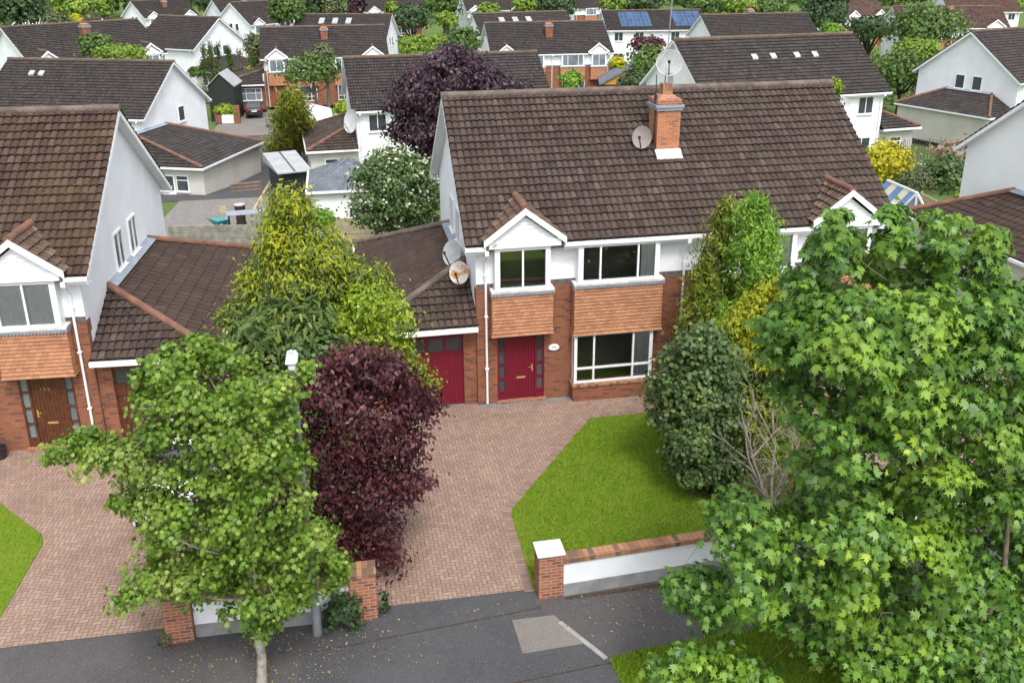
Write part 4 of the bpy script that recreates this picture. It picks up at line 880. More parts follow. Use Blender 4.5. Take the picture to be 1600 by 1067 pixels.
for (z0, z1, i0, i1) in ((.35, 1.1, .02, .0), (1.1, 2.15, .0, .12), (2.15, 2.3, .12, .3)):
    g.hexa([(-1+i0, 0+i0, z0), (1-i0, i0, z0), (1-i0, 5.2, z0), (-1+i0, 5.2, z0), (-1+i1, i1, z1), (1-i1, i1, z1), (1-i1, 5.2-i1, z1), (-1+i1, 5.2-i1, z1)])
vb = g.build('body', MT['carwhite'], t, bevel=.05)
g = G(); g.bar((0, -.02, .5), (0, .1, 2.1), .02); g.bar((-.05, -.03, 1.15), (.45, -.03, 1.15), .06); g.build('door_handle', MT['black'], vb)
for s in (-1, 1):
    g = G(); g.box(s*.98, s*.86, -.03, .1, .8, 1.5); g.build('tail_light', MT['redlens'], t)
    for y in (.95, 4.2): g = G(); g.tube([(s*.75, y, .34), (s*.99, y, .34)], .34, 14); g.build('wheel', MT['rubber'], t)
g = G(); g.box(-.95, .95, -.06, .05, .3, .5); g.build('bumper', MT['black'], t)
# garden fences, sheds, outbuildings -------------------------------
def panel_fence(p, q, label, h, mat, n, rows=5, name='concrete_fence'):
    p = np.array([*p, gz(p[1])]); q = np.array([*q, gz(q[1])]); L = np.linalg.norm((q-p)[:2]); a = math.atan2(q[1]-p[1], q[0]-p[0]); t = thing(name, label, 'fence', tuple(p), a)
    for k in range(n+1): g = G(); x = L*k/n; g.box(x-.06, x+.06, -.07, .07, 0, h+.03); g.build('post', MT[mat], t)
    for k in range(n):
        g = G(); x0, x1 = L*k/n+.063, L*(k+1)/n-.063
        for r in range(rows): g.box(x0, x1, -.03, .03, h*r/rows+.01, h*(r+1)/rows-.012)
        g.build('panel', MT[mat], t)
    return t
panel_fence(atZ(262, 336, 1.6)[:2], atZ(425, 332, 1.6)[:2], 'grey concrete panel fence between the left-edge house and the golden cypress', 1.65, 'concrete', 2)
panel_fence(atZ(515, 326, 1.5)[:2], atZ(690, 322, 1.5)[:2], 'tan concrete panel fence beside the white flowering elder', 1.6, 'concrete_tan', 3, 4)
def outbuilding(name, label, pxs, ze, rise, roofmat, wallmat, cat, flat=True, hipf=.5):
    """pxs: pixels of front-left, front-right eave corners at height ze; depth in metres"""
    (a, b, depth) = pxs; A = atZ(*a, ze); B = atZ(*b, ze); gr = gz(A[1]); L = np.linalg.norm((B-A)[:2]); an = math.atan2(B[1]-A[1], B[0]-A[0])
    t = thing(name, label, cat, (A[0], A[1], gr), an); e = ze-gr
    g = G(); i = .15
    for P, Q in (((i, i), (L-i, i)), ((L-i, i), (L-i, depth-i)), ((L-i, depth-i), (i, depth-i)), ((i, depth-i), (i, i))): g.face([(*P, 0), (*Q, 0), (*Q, e), (*P, e)])
    g.build('wall', MT[wallmat], t)
    return t, L, e, depth
t, L, e, d = outbuilding('garden_outbuilding', 'small white outbuilding with hipped grey slate roof beside the flowering elder', ((480, 300), (600, 294), 4.6), 2.35, 1, None, 'render_smooth', 'outbuilding')
ap = (L*.55, 2.3, e+1.05)
for P, Q in (((0, 0), (L, 0)), ((L, 0), (L, d)), ((L, d), (0, d)), ((0, d), (0, 0))):
    g = G(); P3 = np.array([*P, e]); Q3 = np.array([*Q, e]); l_ = np.linalg.norm(Q3-P3); u = (Q3-P3)/l_; A = np.array(ap)-P3; ua = A@u; hh = np.linalg.norm(A-u*ua)
    g.face([P3, Q3, ap], [(0, 0), (l_, 0), (ua, hh)]); g.build('slate_roof', MT['slate'], t)
g = G()
for P in ((0, 0), (L, 0), (L, d), (0, d)): g.bar((*P, e+.03), (ap[0], ap[1], ap[2]+.03), .05, .03)
g.build('lead_hip', MT['grey_metal'], t)
g = G(); g.box(-.05, L+.05, -.1, .02, e-.12, e-.01); g.build('gutter', MT['upvc'], t); g = G(); g.box(-.1, -.004, .03, d, e-.12, e-.01); g.build('gutter', MT['upvc'], t)
t, L, e, d = outbuilding('garden_shed', 'dark green timber shed with flat white felt roof', ((436, 272), (484, 267), 3.6), 2.1, 0, None, 'green_shed', 'shed')
g = G(); g.hexa([(-.1, -.15, e), (L+.1, -.15, e), (L+.1, d, e), (-.1, d, e), (-.1, -.15, e+.06), (L+.1, -.15, e+.06), (L+.1, d, e+.45), (-.1, d, e+.45)]); g.build('felt_roof', MT['whiteroof'], t)
g = G(); g.bar((L*.5, -.1, e+.08), (L*.5, d-.1, e+.46), .06); g.build('roof_batten', MT['black'], t)
def gable_shed(label, px, Y, w, d, h, rise, wallm, roofm, rz=0., cat='shed', name='garden_shed', gablem=None):
    P = atY(*px, Y); t = thing(name, label, cat, (P[0], P[1], gz(Y)), rz)
    g = G(); g.face([(-w/2, 0, 0), (w/2, 0, 0), (w/2, 0, h), (-w/2, 0, h)]); g.face([(w/2, 0, 0), (w/2, d, 0), (w/2, d, h), (w/2, 0, h)]); g.face([(-w/2, d, 0), (-w/2, 0, 0), (-w/2, 0, h), (-w/2, d, h)]); g.build('wall', MT[wallm], t)
    g = G(); g.face([(-w/2, 0, h), (w/2, 0, h), (0, 0, h+rise)]); g.build('gable_end', MT[gablem or wallm], t)
    for s in (-1, 1):
        g = G(); k = w/2+.15; z0 = h-.15*rise/(w/2); a, b, c_, d_ = (s*k, -.15, z0), (0, -.15, h+rise), (0, d, h+rise), (s*k, d, z0)
        up = lambda p: (p[0], p[1], p[2]+.09); g.hexa([a, b, c_, d_, up(a), up(b), up(c_), up(d_)] if s < 0 else [b, a, d_, c_, up(b), up(a), up(d_), up(c_)]); g.build('roof_slope', MT[roofm], t)
    return t
gable_shed('dark green shed with white gable roof below the row of columnar conifers', (346, 150), 97, 2.5, 4, 3.6, 1.2, 'green_shed', 'whiteroof', R(-6))
gable_shed('ochre gabled shed with blue grey roof below the solar panel house', (982, 104), 92, 5.6, 6, 3.0, 1.5, 'darkwood', 'slate', R(-14), gablem='ochre')
gable_shed('little white gabled playhouse in a far garden near top centre', (669, 50), 135, 5, 4, 2.4, 1.6, 'timber', 'whiteroof', 0, 'playhouse', 'playhouse', 'whiteroof')
def planter(label, px, gzv, w, d):
    P = atZ(*px, gzv); t = thing('brick_planter', label, 'planter', (P[0], P[1], gzv))
    for s in (0, 1): g = G(); g.box(s*(w-.6), s*(w-.6)+.6, 0, .6, 0, 1.7); g.build('pier', MT['brick'], t)
    g = G(); g.box(.62, w-.62, .1, .4, 0, 1.25); g.build('panel', MT['render'], t)
    return P
planter('low brick and white planter wall with clipped hedge near the black car', (337, 194), -2.9, 2.4, .6)
t = thing('retaining_wall', 'low grey garden wall running right of the white van', 'wall', (*atZ(524, 206, -2.5)[:2], -2.5), R(-8)); g = G(); g.box(0, 4, 0, .25, 0, 1.6); g.build('panel', MT['render_cream'], t)
# solar array on the far house
def on_roof(h, x, y, up=.0): pass
hs = houses[8]; L, hd, ri = 13.84, 5.1, 2.27; sl = ri/hd
t = None
for (x0, x1, y0, y1, lb) in ((2.1, 6.3, .7, 4.4, 'left'), (9.4, 13.3, .7, 4.5, 'right')):
    M = hs.matrix_basis; r = thing('solar_array', 'blue solar panel array on the %s half of the far white house roof' % ('left' if lb == 'left' else 'right'), 'solar panels', (0, 0, 0))
    r.matrix_world = Matrix.Translation(hs.location) @ Matrix.Rotation(hs.rotation_euler.z, 4, 'Z')
    g = G(); z = lambda y: 5.19+y*sl+.14
    for i in range(4):
        xa, xb = x0+(x1-x0)*i/4+.02, x0+(x1-x0)*(i+1)/4-.02
        g.hexa([(xa, y0, z(y0)-.04), (xb, y0, z(y0)-.04), (xb, y1, z(y1)-.04), (xa, y1, z(y1)-.04), (xa, y0, z(y0)), (xb, y0, z(y0)), (xb, y1, z(y1)), (xa, y1, z(y1))])
    g.build('panel', MT['solar'], r)
# small roof vents
def vents(h, L, hd, ri, pts, lb):
    for k, (x, y) in enumerate(pts):
        t = h; g = G(); s_ = ri/hd; z = 5.19+y*s_; g.hexa([(x, y, z+.03), (x+.4, y, z+.03), (x+.4, y+.35, z+.35*s_+.03), (x, y+.35, z+.35*s_+.03), (x, y+.02, z+.16), (x+.4, y+.02, z+.16), (x+.4, y+.33, z+.35*s_+.12), (x, y+.33, z+.35*s_+.12)])
        g.build('roof_vent', MT['dish'], t)
vents(houses[9], 13.72, 4.77, 3.37, [(4.9, 2.9), (6.3, 2.9), (8.1, 2.9), (9.5, 2.9)], '')
vents(houses[0], 13.6, 4.79, 3.42, [(2.6, 3.3), (3.4, 3.3)], '')
# conservatory with striped roof behind the main house's right end, trellis, trampoline
A = atZ(1386, 283, 3.1); B = atZ(1433, 303, 3.1); Bl = atZ(1409, 327, 2.3); Al = A+(Bl-B); g0 = gz(A[1])
t = thing('conservatory', 'lean-to conservatory with blue and cream striped roof panels beyond the right gable', 'conservatory', (A[0], A[1], g0)); o3 = np.array([A[0], A[1], g0]); up_ = np.array([0, 0, .04])
for k in range(5):
    a, b, c_, d_ = [p-o3 for p in (Al+(Bl-Al)*k/5, Al+(Bl-Al)*(k+.97)/5, A+(B-A)*(k+.97)/5, A+(B-A)*k/5)]
    g = G(); g.hexa([a, b, c_, d_, a+up_, b+up_, c_+up_, d_+up_]); g.build('roof_panel', MT[('blueroof', 'creamroof')[k % 2]], t)
g = G(); fl = lambda p, z: np.array([p[0]-o3[0], p[1]-o3[1], z])
Br = B+(B-Bl)*np.array([1, 1, 0]); Br[2] = 2.3
for p in (Al, Bl, B, Br): g.bar(fl(p, 0), fl(p, p[2]-g0-.02), .08)
for p, q in ((Al, Bl), (Bl, B), (B, Br), (A, B)): g.bar(p-o3+up_, q-o3+up_, .08)
g.build('frame', MT['upvc'], t); g = G(); g.face([fl(Al, 0), fl(Bl, 0), fl(Bl, Bl[2]-g0), fl(Al, Al[2]-g0)]); g.face([fl(Bl, 0), fl(Br, 0), fl(Br, Br[2]-g0), B-o3, fl(Bl, Bl[2]-g0)]); g.build('pane', MT['pane_sky'], t)
g = G(); a, b, c_, d_ = [p-o3 for p in (B, A, A+(Br-B), Br)]; g.face([a, d_, c_, b]); g.build('back_slope', MT['pane_sky'], t)
A = atZ(1440, 293, 1.9); B = atZ(1480, 312, 1.9); t = thing('trellis', 'square lattice timber trellis panel in the right hand garden', 'trellis', (A[0], A[1], gz(A[1])), math.atan2(B[1]-A[1], B[0]-A[0])); L = np.linalg.norm((B-A)[:2])
g = G()
for k in range(9): g.bar((L*k/8, 0, .6), (L*k/8, 0, 1.9), .05)
for k in range(6): g.bar((0, .03, .6+1.3*k/5), (L, .03, .6+1.3*k/5), .05)
g.build('lattice', MT['timber_pale'], t)
for x in (0, L): g = G(); g.bar((x, .05, 0), (x, .05, 2.0), .09); g.build('post', MT['timber_pale'], t)
P = atY(1455, 240, 52.5); t = thing('trampoline', 'round garden trampoline with grey safety net in the right hand garden', 'trampoline', (P[0], P[1], gz(52.5)))
r = 1.9; n = 24; g = G(); g.tube([(r*math.cos(a), r*math.sin(a), .8) for a in np.linspace(0, 2*math.pi, n+1)], .05, 6, False); g.build('ring', MT['grey_metal'], t)
g = G(); g.face([(r*.95*math.cos(a), r*.95*math.sin(a), .79) for a in np.linspace(0, 2*math.pi, n, endpoint=False)]); g.build('mat', MT['black'], t)
for k in range(6): a = 2*math.pi*k/6; g = G(); g.tube([(r*math.cos(a), r*math.sin(a), 0), (r*math.cos(a), r*math.sin(a), 2.6)], .035, 6); g.build('pole', MT['timber'], t)
g = G()
for k in range(60): a = 2*math.pi*k/60; g.bar((r*math.cos(a), r*math.sin(a), .82), (r*math.cos(a), r*math.sin(a), 2.5), .02)
for z in np.linspace(.9, 2.5, 14): g.tube([(r*math.cos(a), r*math.sin(a), z) for a in np.linspace(0, 2*math.pi, n+1)], .01, 3, False)
g.build('safety_net', MT['net'], t)
# clutter of the yard behind the left-edge house
P = atZ(375, 328, 0); t = thing('incinerator_bin', 'dark ribbed burner drum standing on a pale blue sheet in the back yard', 'bin', (P[0], P[1], gz(P[1])))
g = G(); g.lathe([(.26, .1), (.30, .35), (.25, .36), (.25, .9), (.28, .92), (.28, 1.35), (.2, 1.36), (0, 1.36)], seg=14); g.build('drum', MT['darkwood'], t); g = G(); g.lathe([(.3, 1.37), (.3, 1.42), (0, 1.44)], seg=14); g.build('lid', MT['dish'], t)
P = atZ(380, 331, .12); t = tag(G.build.__get__((lambda g: (g.box(-1.1, 1.1, -.7, .7, 0, .10), g)[1])(G()))('plastic_sheet', MT['blue'], None), 'pale blue plastic sheet on the ground under the burner drum', 'sheet'); t.location = (P[0], P[1], gz(P[1])+.03)
P = atZ(348, 328, 0); t = thing('garden_chair', 'folding tubular garden chair leaning beside the cream garage wall', 'chair', (P[0], P[1]+.4, gz(P[1])+.02), R(20))
for s in (-1, 1): g = G(); g.tube([(s*.24, 0, 0), (s*.24, .25, 1.15)], .018, 6); g.build('leg', MT['grey_metal'], t); g = G(); g.tube([(s*.24, .4, 0), (s*.24, -.02, .55)], .018, 6); g.build('leg', MT['grey_metal'], t)
g = G(); g.box(-.23, .23, 0, .4, .43, .46); g.build('seat', MT['timber_pale'], t); g = G(); g.hexa([(-.22, .19, .75), (.22, .19, .75), (.22, .21, .75), (-.22, .21, .75), (-.22, .25, 1.15), (.22, .25, 1.15), (.22, .27, 1.15), (-.22, .27, 1.15)]); g.build('backrest', MT['timber_pale'], t)
P = atZ(345, 326, 0); t = thing('wheelbarrow', 'teal wheelbarrow tipped beside the folding chair', 'wheelbarrow', (P[0]-.1, P[1]-.25, gz(P[1])+.02), R(35))
g = G(); g.hexa([(-.25, -.3, .3), (.25, -.3, .3), (.25, .35, .3), (-.25, .35, .3), (-.36, -.5, .62), (.36, -.5, .62), (.36, .5, .58), (-.36, .5, .58)]); g.build('tray', MT['teal'], t)
g = G(); g.tube([(-.04, -.6, .2), (.04, -.6, .2)], .2, 12); g.build('wheel', MT['rubber'], t)
for s in (-1, 1): g = G(); g.tube([(s*.1, -.6, .2), (s*.22, .2, .3), (s*.28, 1.0, .55)], .018, 6); g.build('handle', MT['black'], t)
def plank(label, a, b, w, mat, name='timber_plank'):
    a = np.array(a); b = np.array(b); t = thing(name, label, 'plank', tuple(a)); g = G(); g.bar((0, 0, 0), tuple(b-a), w, .05); g.build('board', MT[mat], t)
a = atZ(362, 302, 0); b = atZ(408, 278, .9); 
for k, (dz, lb) in enumerate(((.12, 'lowest'), (.32, 'middle'), (.52, 'topmost'))): plank('%s long brown board of the rail along the cream garage wall' % lb, a+[0, 0, dz], b+[0, 0, dz-.75], .16, 'timber')
plank('pale plank leaning at a steep angle beside the burner drum', atZ(395, 330, 0), atZ(423, 283, .8), .14, 'timber_pale')
P = atZ(385, 365, .0); t = thing('patio_table', 'dark framed patio table with blue grey glass top behind the left garage', 'table', (P[0], P[1]+1.2, .01), R(4))
g = G(); g.box(-1.0, 1.2, -.45, .45, .74, .77); g.build('table_top', MT['lead'], t)
for sx in (-.9, 1.1):
    for sy in (-.38, .38): g = G(); g.bar((sx, sy, 0), (sx, sy, .735), .05); g.build('leg', MT['black'], t)
P = atZ(4, 716, 0); t = thing('flower_pot', 'black plastic pot at the left edge by the brick wall', 'pot', (P[0]-.05, P[1], .016)); g = G(); g.lathe([(.0, 0), (.15, 0), (.19, .30), (.21, .30), (.21, .34), (.17, .34), (.16, .25), (0, .25)], seg=16); g.build('pot', MT['black'], t, smooth=True)
# house name plate beside the crimson door, alarm box vent
t = thing('name_plate', 'white oval house plate on the brick beside the crimson door', 'plate', (5.95, 24.88, 1.74)); g = G()
pts = [(.17*math.cos(a), .10*math.sin(a)) for a in np.linspace(0, 2*math.pi, 24, endpoint=False)]
g.face([(x, -.03, z) for x, z in pts]); 
for i in range(24): (xa, za), (xb, zb) = pts[i], pts[(i+1) % 24]; g.face([(xa, -.03, za), (xa, 0.01, za), (xb, .01, zb), (xb, -.03, zb)])
pl = g.build('plate', MT['cap'], t)
g = G(); g.tube([(-.06, -.035, .0), (-.01, -.035, .045), (.04, -.035, .02), (.06, -.035, -.02)], .010, 5); g.build('emblem', MT['lead'], pl)
# ------------------------------------------------------------------ trees and plants
def mirror(P): return P+[(-x, y) for x, y in P[::-1] if abs(x) > 1e-6]
SHAPE = dict(
 maple=mirror([(0, 0), (.14, -.04), (.30, -.14), (.22, .05), (.54, .06), (.36, .22), (.70, .50), (.34, .43), (.17, .50), (.30, .74), (.11, .71), (0, 1.04)]),
 field=mirror([(0, 0), (.22, .02), (.48, .22), (.30, .36), (.52, .66), (.22, .62), (0, 1.0)]),
 oval=mirror([(0, 0), (.20, .22), (.26, .5), (.15, .82), (0, 1.0)]),
 broad=mirror([(0, 0), (.34, .15), (.42, .5), (.24, .85), (0, 1.0)]),
 spray=mirror([(0, 0), (.10, .12), (.20, .22), (.09, .34), (.17, .48), (.07, .6), (.12, .72), (.04, .84), (0, 1.0)]),
 needle=mirror([(0, 0), (.07, .3), (.05, .7), (0, 1.0)]),
 clump=mirror([(0, 0), (.25, .05), (.2, .25), (.46, .3), (.3, .5), (.44, .74), (.2, .74), (0, 1.0)]))
def unit(a): return a/(np.linalg.norm(a, axis=-1, keepdims=True)+1e-9)
def leaves(name, P, N, size, shape, mats, parent, droop=.3, out=None, mi=None, fold=.16, curl=.25):
    P = np.asarray(P, float); n = len(P); T = np.array(SHAPE[shape], float); k = len(T)
    D = rng.normal(0, 1, (n, 3)); D[:, 2] -= droop*1.6
    if out is not None: D += np.asarray(out)*1.1
    N = unit(N+rng.normal(0, .36, (n, 3))); D = unit(D-N*(D*N).sum(1, keepdims=True)); S = np.cross(D, N)
    sz = size*rng.uniform(.65, 1.25, n) if np.isscalar(size) else size
    x = T[None, :, 0, None]; y = T[None, :, 1, None]; z = (-fold*np.abs(T[:, 0])*1.2-curl*(T[:, 1]**2))[None, :, None]
    V = P[:, None, :]+sz[:, None, None]*(S[:, None, :]*x+D[:, None, :]*y+N[:, None, :]*z)
    return fastmesh(name, V.reshape(-1, 3), np.arange(n*k), np.arange(n)*k, np.full(n, k), mats, mi, None, parent)
def clusters_to_leaves(C, Nc, m, r, flat=.6):
    """m leaves round every cluster centre"""
    k = len(C); P = np.repeat(C, m, 0); N = np.repeat(Nc, m, 0); d = rng.normal(0, 1, (k*m, 3)); d[:, 2] *= flat
    off = d*np.repeat(np.broadcast_to(np.asarray(r, float), (k,)), m)[:, None]*.6
    return P+off, unit(N+unit(off)*.55), unit(off)
def poly_clusters(poly, Yc, T, n, front=.62, soft=26., lump=.55, skip=.12, voids=.22):
    """leaf cluster centres on many rounded boughs that fill a volume: outline poly (px at depth Yc), half thickness T"""
    P = np.array(poly, float); x0, y0 = P.min(0); x1, y1 = P.max(0)
    A = P; B = np.roll(P, -1, 0); AB = B-A; cen = np.array(atY(*P.mean(0), Yc)); pxm = F_PX/np.linalg.norm(cen-CAM); lp = lump*pxm
    def edge(Q): 
        t = np.clip(((Q[:, None]-A)*AB).sum(2)/((AB**2).sum(1)+1e-9), 0, 1); return np.linalg.norm(Q[:, None]-(A+AB*t[..., None]), axis=2).min(1)
    L = []
    for layer, (cnt, gap) in enumerate(((900, .80), (700, 1.0))):
        pts = []
        for _ in range(cnt):
            q = np.array([rng.uniform(x0, x1), rng.uniform(y0, y1)])
            if not inpoly(q[:1], q[1:], poly)[0]: continue
            e = edge(q[None])[0]; r = lp*rng.uniform(.55, 1.15)
            if e < r*.92: r = e/.92
            if r < lp*.22 or rng.random() < skip: continue
            if any(np.hypot(*(q-p[0])) < gap*(r+p[1])*.62 for p in pts): continue
            pts.append((q, r, e))
        for q, r, e in pts:
            th = T*math.sqrt(max(.05, 1-(1-min(1., e/(soft*3)))**2)); w_ = (rng.uniform(-1, -.35) if layer == 0 else rng.uniform(-.2, 1))
            L.append((atY(q[0], q[1], Yc+w_*th), r/pxm, w_))
    wt = np.array([l[1]**1.7*(1 if l[2] < -.3 else (1-front)/front*1.1) for l in L]); wt /= wt.sum(); idx = rng.choice(len(L), n, p=wt)
    c = np.array([L[i][0] for i in idx]); r = np.array([L[i][1] for i in idx]); d = unit(rng.normal(0, 1, (n, 3))+np.array([0, -.35, .45]))
    C = c+d*(r*rng.uniform(.55, 1.0, n))[:, None]*np.array([1, 1, .8]); o = unit(c-cen)
    if voids:
        from mathutils import noise as _ns
        q = np.array([_ns.noise(Vector(p*np.array([1.1, .7, 1.1])+7.3)) for p in C]); C = np.where((q > voids)[:, None], c+(C-c)*.35+np.array([0, .5, -.1]), C)
    return C, unit(d*.8+o*.3+np.array([0, 0, .5]))
def limb(g, p, q, r0, r1, bend=.12, seg=6):
    p = np.array(p, float); q = np.array(q, float); L = np.linalg.norm(q-p); m = 6; off = rng.normal(0, bend*L*.35, 3)
    pts = [p+(q-p)*t+off*math.sin(math.pi*t)+np.array([0, 0, -.06*L*math.sin(math.pi*t)*(1 if q[2] > p[2] else -1)]) for t in np.linspace(0, 1, m)]
    g.tube(pts, np.linspace(r0, r1, m), seg); return pts
def skeleton(root, base, top, C, mat, r=.12, n1=12, n2=60, lean=None):
    """tapered trunk, limbs and twigs that reach into the crown"""
    g = G(); base = np.array(base, float); top = np.array(top, float); k = 9
    w1 = rng.normal(0, .05, (k, 3)); w1[0] = 0; w1[:, 2] = 0
    tp = [base+(top-base)*t+w1[i]*(1 if 0 < i else 0) for i, t in enumerate(np.linspace(0, 1, k))]
    g.tube(tp, [r*1.25]+list(np.linspace(r, r*.25, k-1)), 10)
    pick = C[rng.choice(len(C), min(n1, len(C)), False)]; nodes = []
    for c in pick:
        h = np.clip((c[2]-base[2])/(top[2]-base[2]+1e-6)-.22, .26, .95); i = h*(k-1); a = int(i); s_ = tp[a]+(tp[min(a+1, k-1)]-tp[a])*(i-a)
        nodes += limb(g, s_, c, r*(.46-.28*h), r*.09)[2:]
    nodes = np.array(nodes)
    if n2:
        for c in C[rng.choice(len(C), min(n2, len(C)), False)]:
            d = np.linalg.norm(nodes-c, axis=1); limb(g, nodes[d.argmin()], c, r*.11, r*.035, seg=4)
    g.build('trunk', MT[mat], root, smooth=True)
def poly_tree(name, label, cat, base, poly, Yc, T, n, m, rcl, size, shape, mat, bark, r=.1, droop=.35, front=.62, soft=26., lump=.5, top=None, n1=12, n2=50, extra=None, flat=.6, fold=.16, boughs=()):
    base = np.array(base, float); root = empty(name, tuple(base), 0, label, cat)
    C, N = poly_clusters(poly, Yc, T, n, front, soft, lump)
    for q, k in boughs: a, b = poly_clusters(q, Yc-.1, .4, k, .6, 10, .2, 0); C = np.concatenate([C, a]); N = np.concatenate([N, b])
    rcl = np.where(np.arange(len(C)) < n, rcl, rcl*.55); P, NN, O = clusters_to_leaves(C, N, m, rcl, flat)
    keep = P[:, 2] > base[2]+.12; P, NN, O = P[keep], NN[keep], O[keep]
    leaves('crown', P-base, NN, size, shape, MT[mat], root, droop, O*.6, fold=fold)
    if top is None: c = C.mean(0); top = np.array([c[0], c[1], C[:, 2].max()-.25*(C[:, 2].max()-base[2])])
    skeleton(root, base*0, np.array(top)-base, C-base, bark, r, n1, n2)
    return root, C, N, base
def grd(p): return np.array([p[0], p[1], gz(p[1])])
# field maple on the pavement
poly = [(55, 714), (85, 695), (120, 680), (160, 690), (195, 690), (228, 668), (212, 630), (236, 600), (206, 582), (228, 556), (262, 548), (300, 534), (335, 548), (365, 566), (400, 560), (432, 566), (455, 590), (452, 640), (470, 690), (490, 745), (488, 800), (520, 842), (548, 882), (528, 912), (506, 930), (470, 950), (432, 985), (402, 1002), (366, 980), (330, 955), (280, 955), (240, 935), (168, 972), (182, 935), (190, 900), (232, 862), (208, 806), (170, 778), (212, 758), (150, 738), (95, 732)]
poly_tree('field_maple_tree', 'yellow green street maple with a pale slender trunk rooted in the pavement at lower left', 'tree', (-2.18, 14.45, 0), poly, 14.9, 1.3, 950, 22, .19, .09, 'field', 'L_field', 'bark_pale', .085, .5, .60, 22, .33, fold=.3, top=(-2.0, 14.7, 5.9), n1=16, n2=90, boughs=[([(52, 716), (85, 694), (120, 679), (195, 690), (228, 668), (232, 722), (150, 740), (95, 734)], 60), ([(165, 782), (215, 752), (262, 738), (262, 800), (205, 808)], 26), ([(162, 976), (184, 930), (235, 880), (292, 900), (290, 952), (235, 948)], 46), ([(478, 800), (550, 884), (530, 914), (470, 952), (440, 900)], 44), ([(204, 588), (236, 552), (300, 528), (345, 546), (335, 610), (212, 645)], 60), ([(425, 620), (455, 575), (490, 560), (478, 640), (450, 690)], 22), ([(330, 960), (380, 985), (404, 1006), (436, 985), (470, 940), (400, 930)], 30)])
# purple plums behind the wall
poly = [(468, 600), (500, 560), (545, 538), (600, 548), (640, 572), (668, 612), (690, 628), (664, 660), (668, 690), (640, 715), (640, 735), (682, 752), (640, 772), (645, 800), (612, 830), (634, 880), (596, 905), (590, 935), (560, 925), (530, 945), (500, 890), (478, 800), (465, 700)]
poly_tree('purple_plum_tree', 'purple leaved plum tree arching over the left side of the main driveway', 'tree', (-.6, 18.2, 0), poly, 18.0, 1.35, 620, 26, .30, .115, 'oval', 'L_purple', 'bark_dark', .09, .5, .6, 24, n1=16, n2=60, boughs=[([(610, 560), (660, 590), (694, 628), (670, 655), (625, 640)], 30), ([(600, 735), (640, 735), (686, 750), (650, 776), (605, 800)], 24), ([(600, 840), (638, 880), (598, 912), (560, 940), (520, 945), (550, 880)], 34), ([(520, 600), (540, 535), (600, 540), (640, 575), (580, 610)], 30)])
poly = [(215, 640), (240, 600), (330, 575), (440, 590), (470, 640), (475, 760), (480, 860), (430, 900), (330, 900), (262, 860), (235, 800), (232, 720)]
poly_tree('purple_plum_tree', 'second purple plum mostly hidden behind the yellow green street maple', 'tree', (-2.6, 17.9, 0), poly, 17.6, .9, 340, 22, .30, .115, 'oval', 'L_purple', 'bark_dark', .08, .5, .6, 24, n1=10, n2=20)
# golden weeping cypress: bright outer tips over grey green inner sprays
poly = [(424, 314), (442, 299), (468, 300), (486, 322), (478, 350), (508, 362), (536, 384), (550, 410), (604, 428), (608, 452), (566, 452), (530, 462), (558, 500), (520, 522), (500, 560), (440, 585), (380, 578), (350, 556), (368, 520), (346, 496), (378, 470), (372, 440), (404, 424), (396, 396), (420, 376), (412, 344)]
B0 = np.array([-2.2, 20.6, 0.]); root = empty('golden_cypress_tree', tuple(B0), 0, 'golden weeping cypress between the two garages, yellow at its drooping tips', 'tree')
C, N = poly_clusters(poly, 20.8, 1.3, 560, .7, 18, .40, .15, .08); lo = (C[:, 2]-C[:, 2].min())/np.ptp(C[:, 2])
P, NN, O = clusters_to_leaves(C, N, 84, .24, 1.2); h = np.repeat(lo, 84); gold = rng.random(len(P)) < np.clip((.05+1.0*h)*(.15+.95*np.repeat(np.clip(N[:, 2], 0, 1), 84))+.4*(np.repeat(rng.random(len(C)), 84)-.55), .03, .95)
leaves('golden_foliage', P[gold]-B0, NN[gold], .135, 'spray', MT['L_gold'], root, .8, O[gold]*.25); leaves('inner_foliage', P[~gold]-B0, NN[~gold], .145, 'spray', MT['L_goldgreen'], root, .9, O[~gold]*.25)
skeleton(root, B0*0, np.array([.25, .2, 7.3]), C-B0, 'bark', .13, 14, 20)
poly = [(345, 560), (380, 500), (430, 470), (500, 480), (540, 520), (520, 590), (450, 600), (380, 610)]
poly_tree('grey_green_cypress_tree', 'grey green feathery cypress below the golden one', 'tree', (-2.4, 19.3, 0), poly, 19.3, .8, 170, 22, .3, .26, 'spray', 'L_goldgreen', 'bark', .08, 1.0, .7, 18, n1=6, n2=10)
# lime robinia
poly = [(505, 520), (520, 480), (555, 448), (590, 440), (618, 455), (640, 490), (652, 520), (640, 545), (668, 585), (700, 610), (668, 612), (630, 585), (590, 560), (540, 560)]
poly_tree('lime_robinia_tree', 'bright lime green feathery tree in front of the crimson garage', 'tree', (-.2, 20.0, 0), poly, 19.7, .9, 260, 22, .27, .105, 'oval', 'L_lime', 'bark_dark', .07, .3, .65, 18, n1=12, n2=40)
poly = [(440, 575), (452, 545), (480, 520), (520, 512), (545, 540), (500, 572), (470, 600)]
poly_tree('green_shrub', 'pale green shrub top beside the street lamp head', 'shrub', (-1.5, 18.7, 0), poly, 18.6, .5, 60, 16, .22, .12, 'broad', 'L_elder', 'bark_dark', .04, .3, .6, 18, n1=5, n2=10)
n_ = 900; lx = np.concatenate([rng.normal(-2.0, 1.3, 500), rng.uniform(-.2, 3.2, 150), rng.normal(6.2, 1.4, 250)]); ly = np.concatenate([rng.uniform(14.3, 15.75, 500), rng.uniform(15, 20, 150), rng.uniform(14.2, 15.75, 250)])
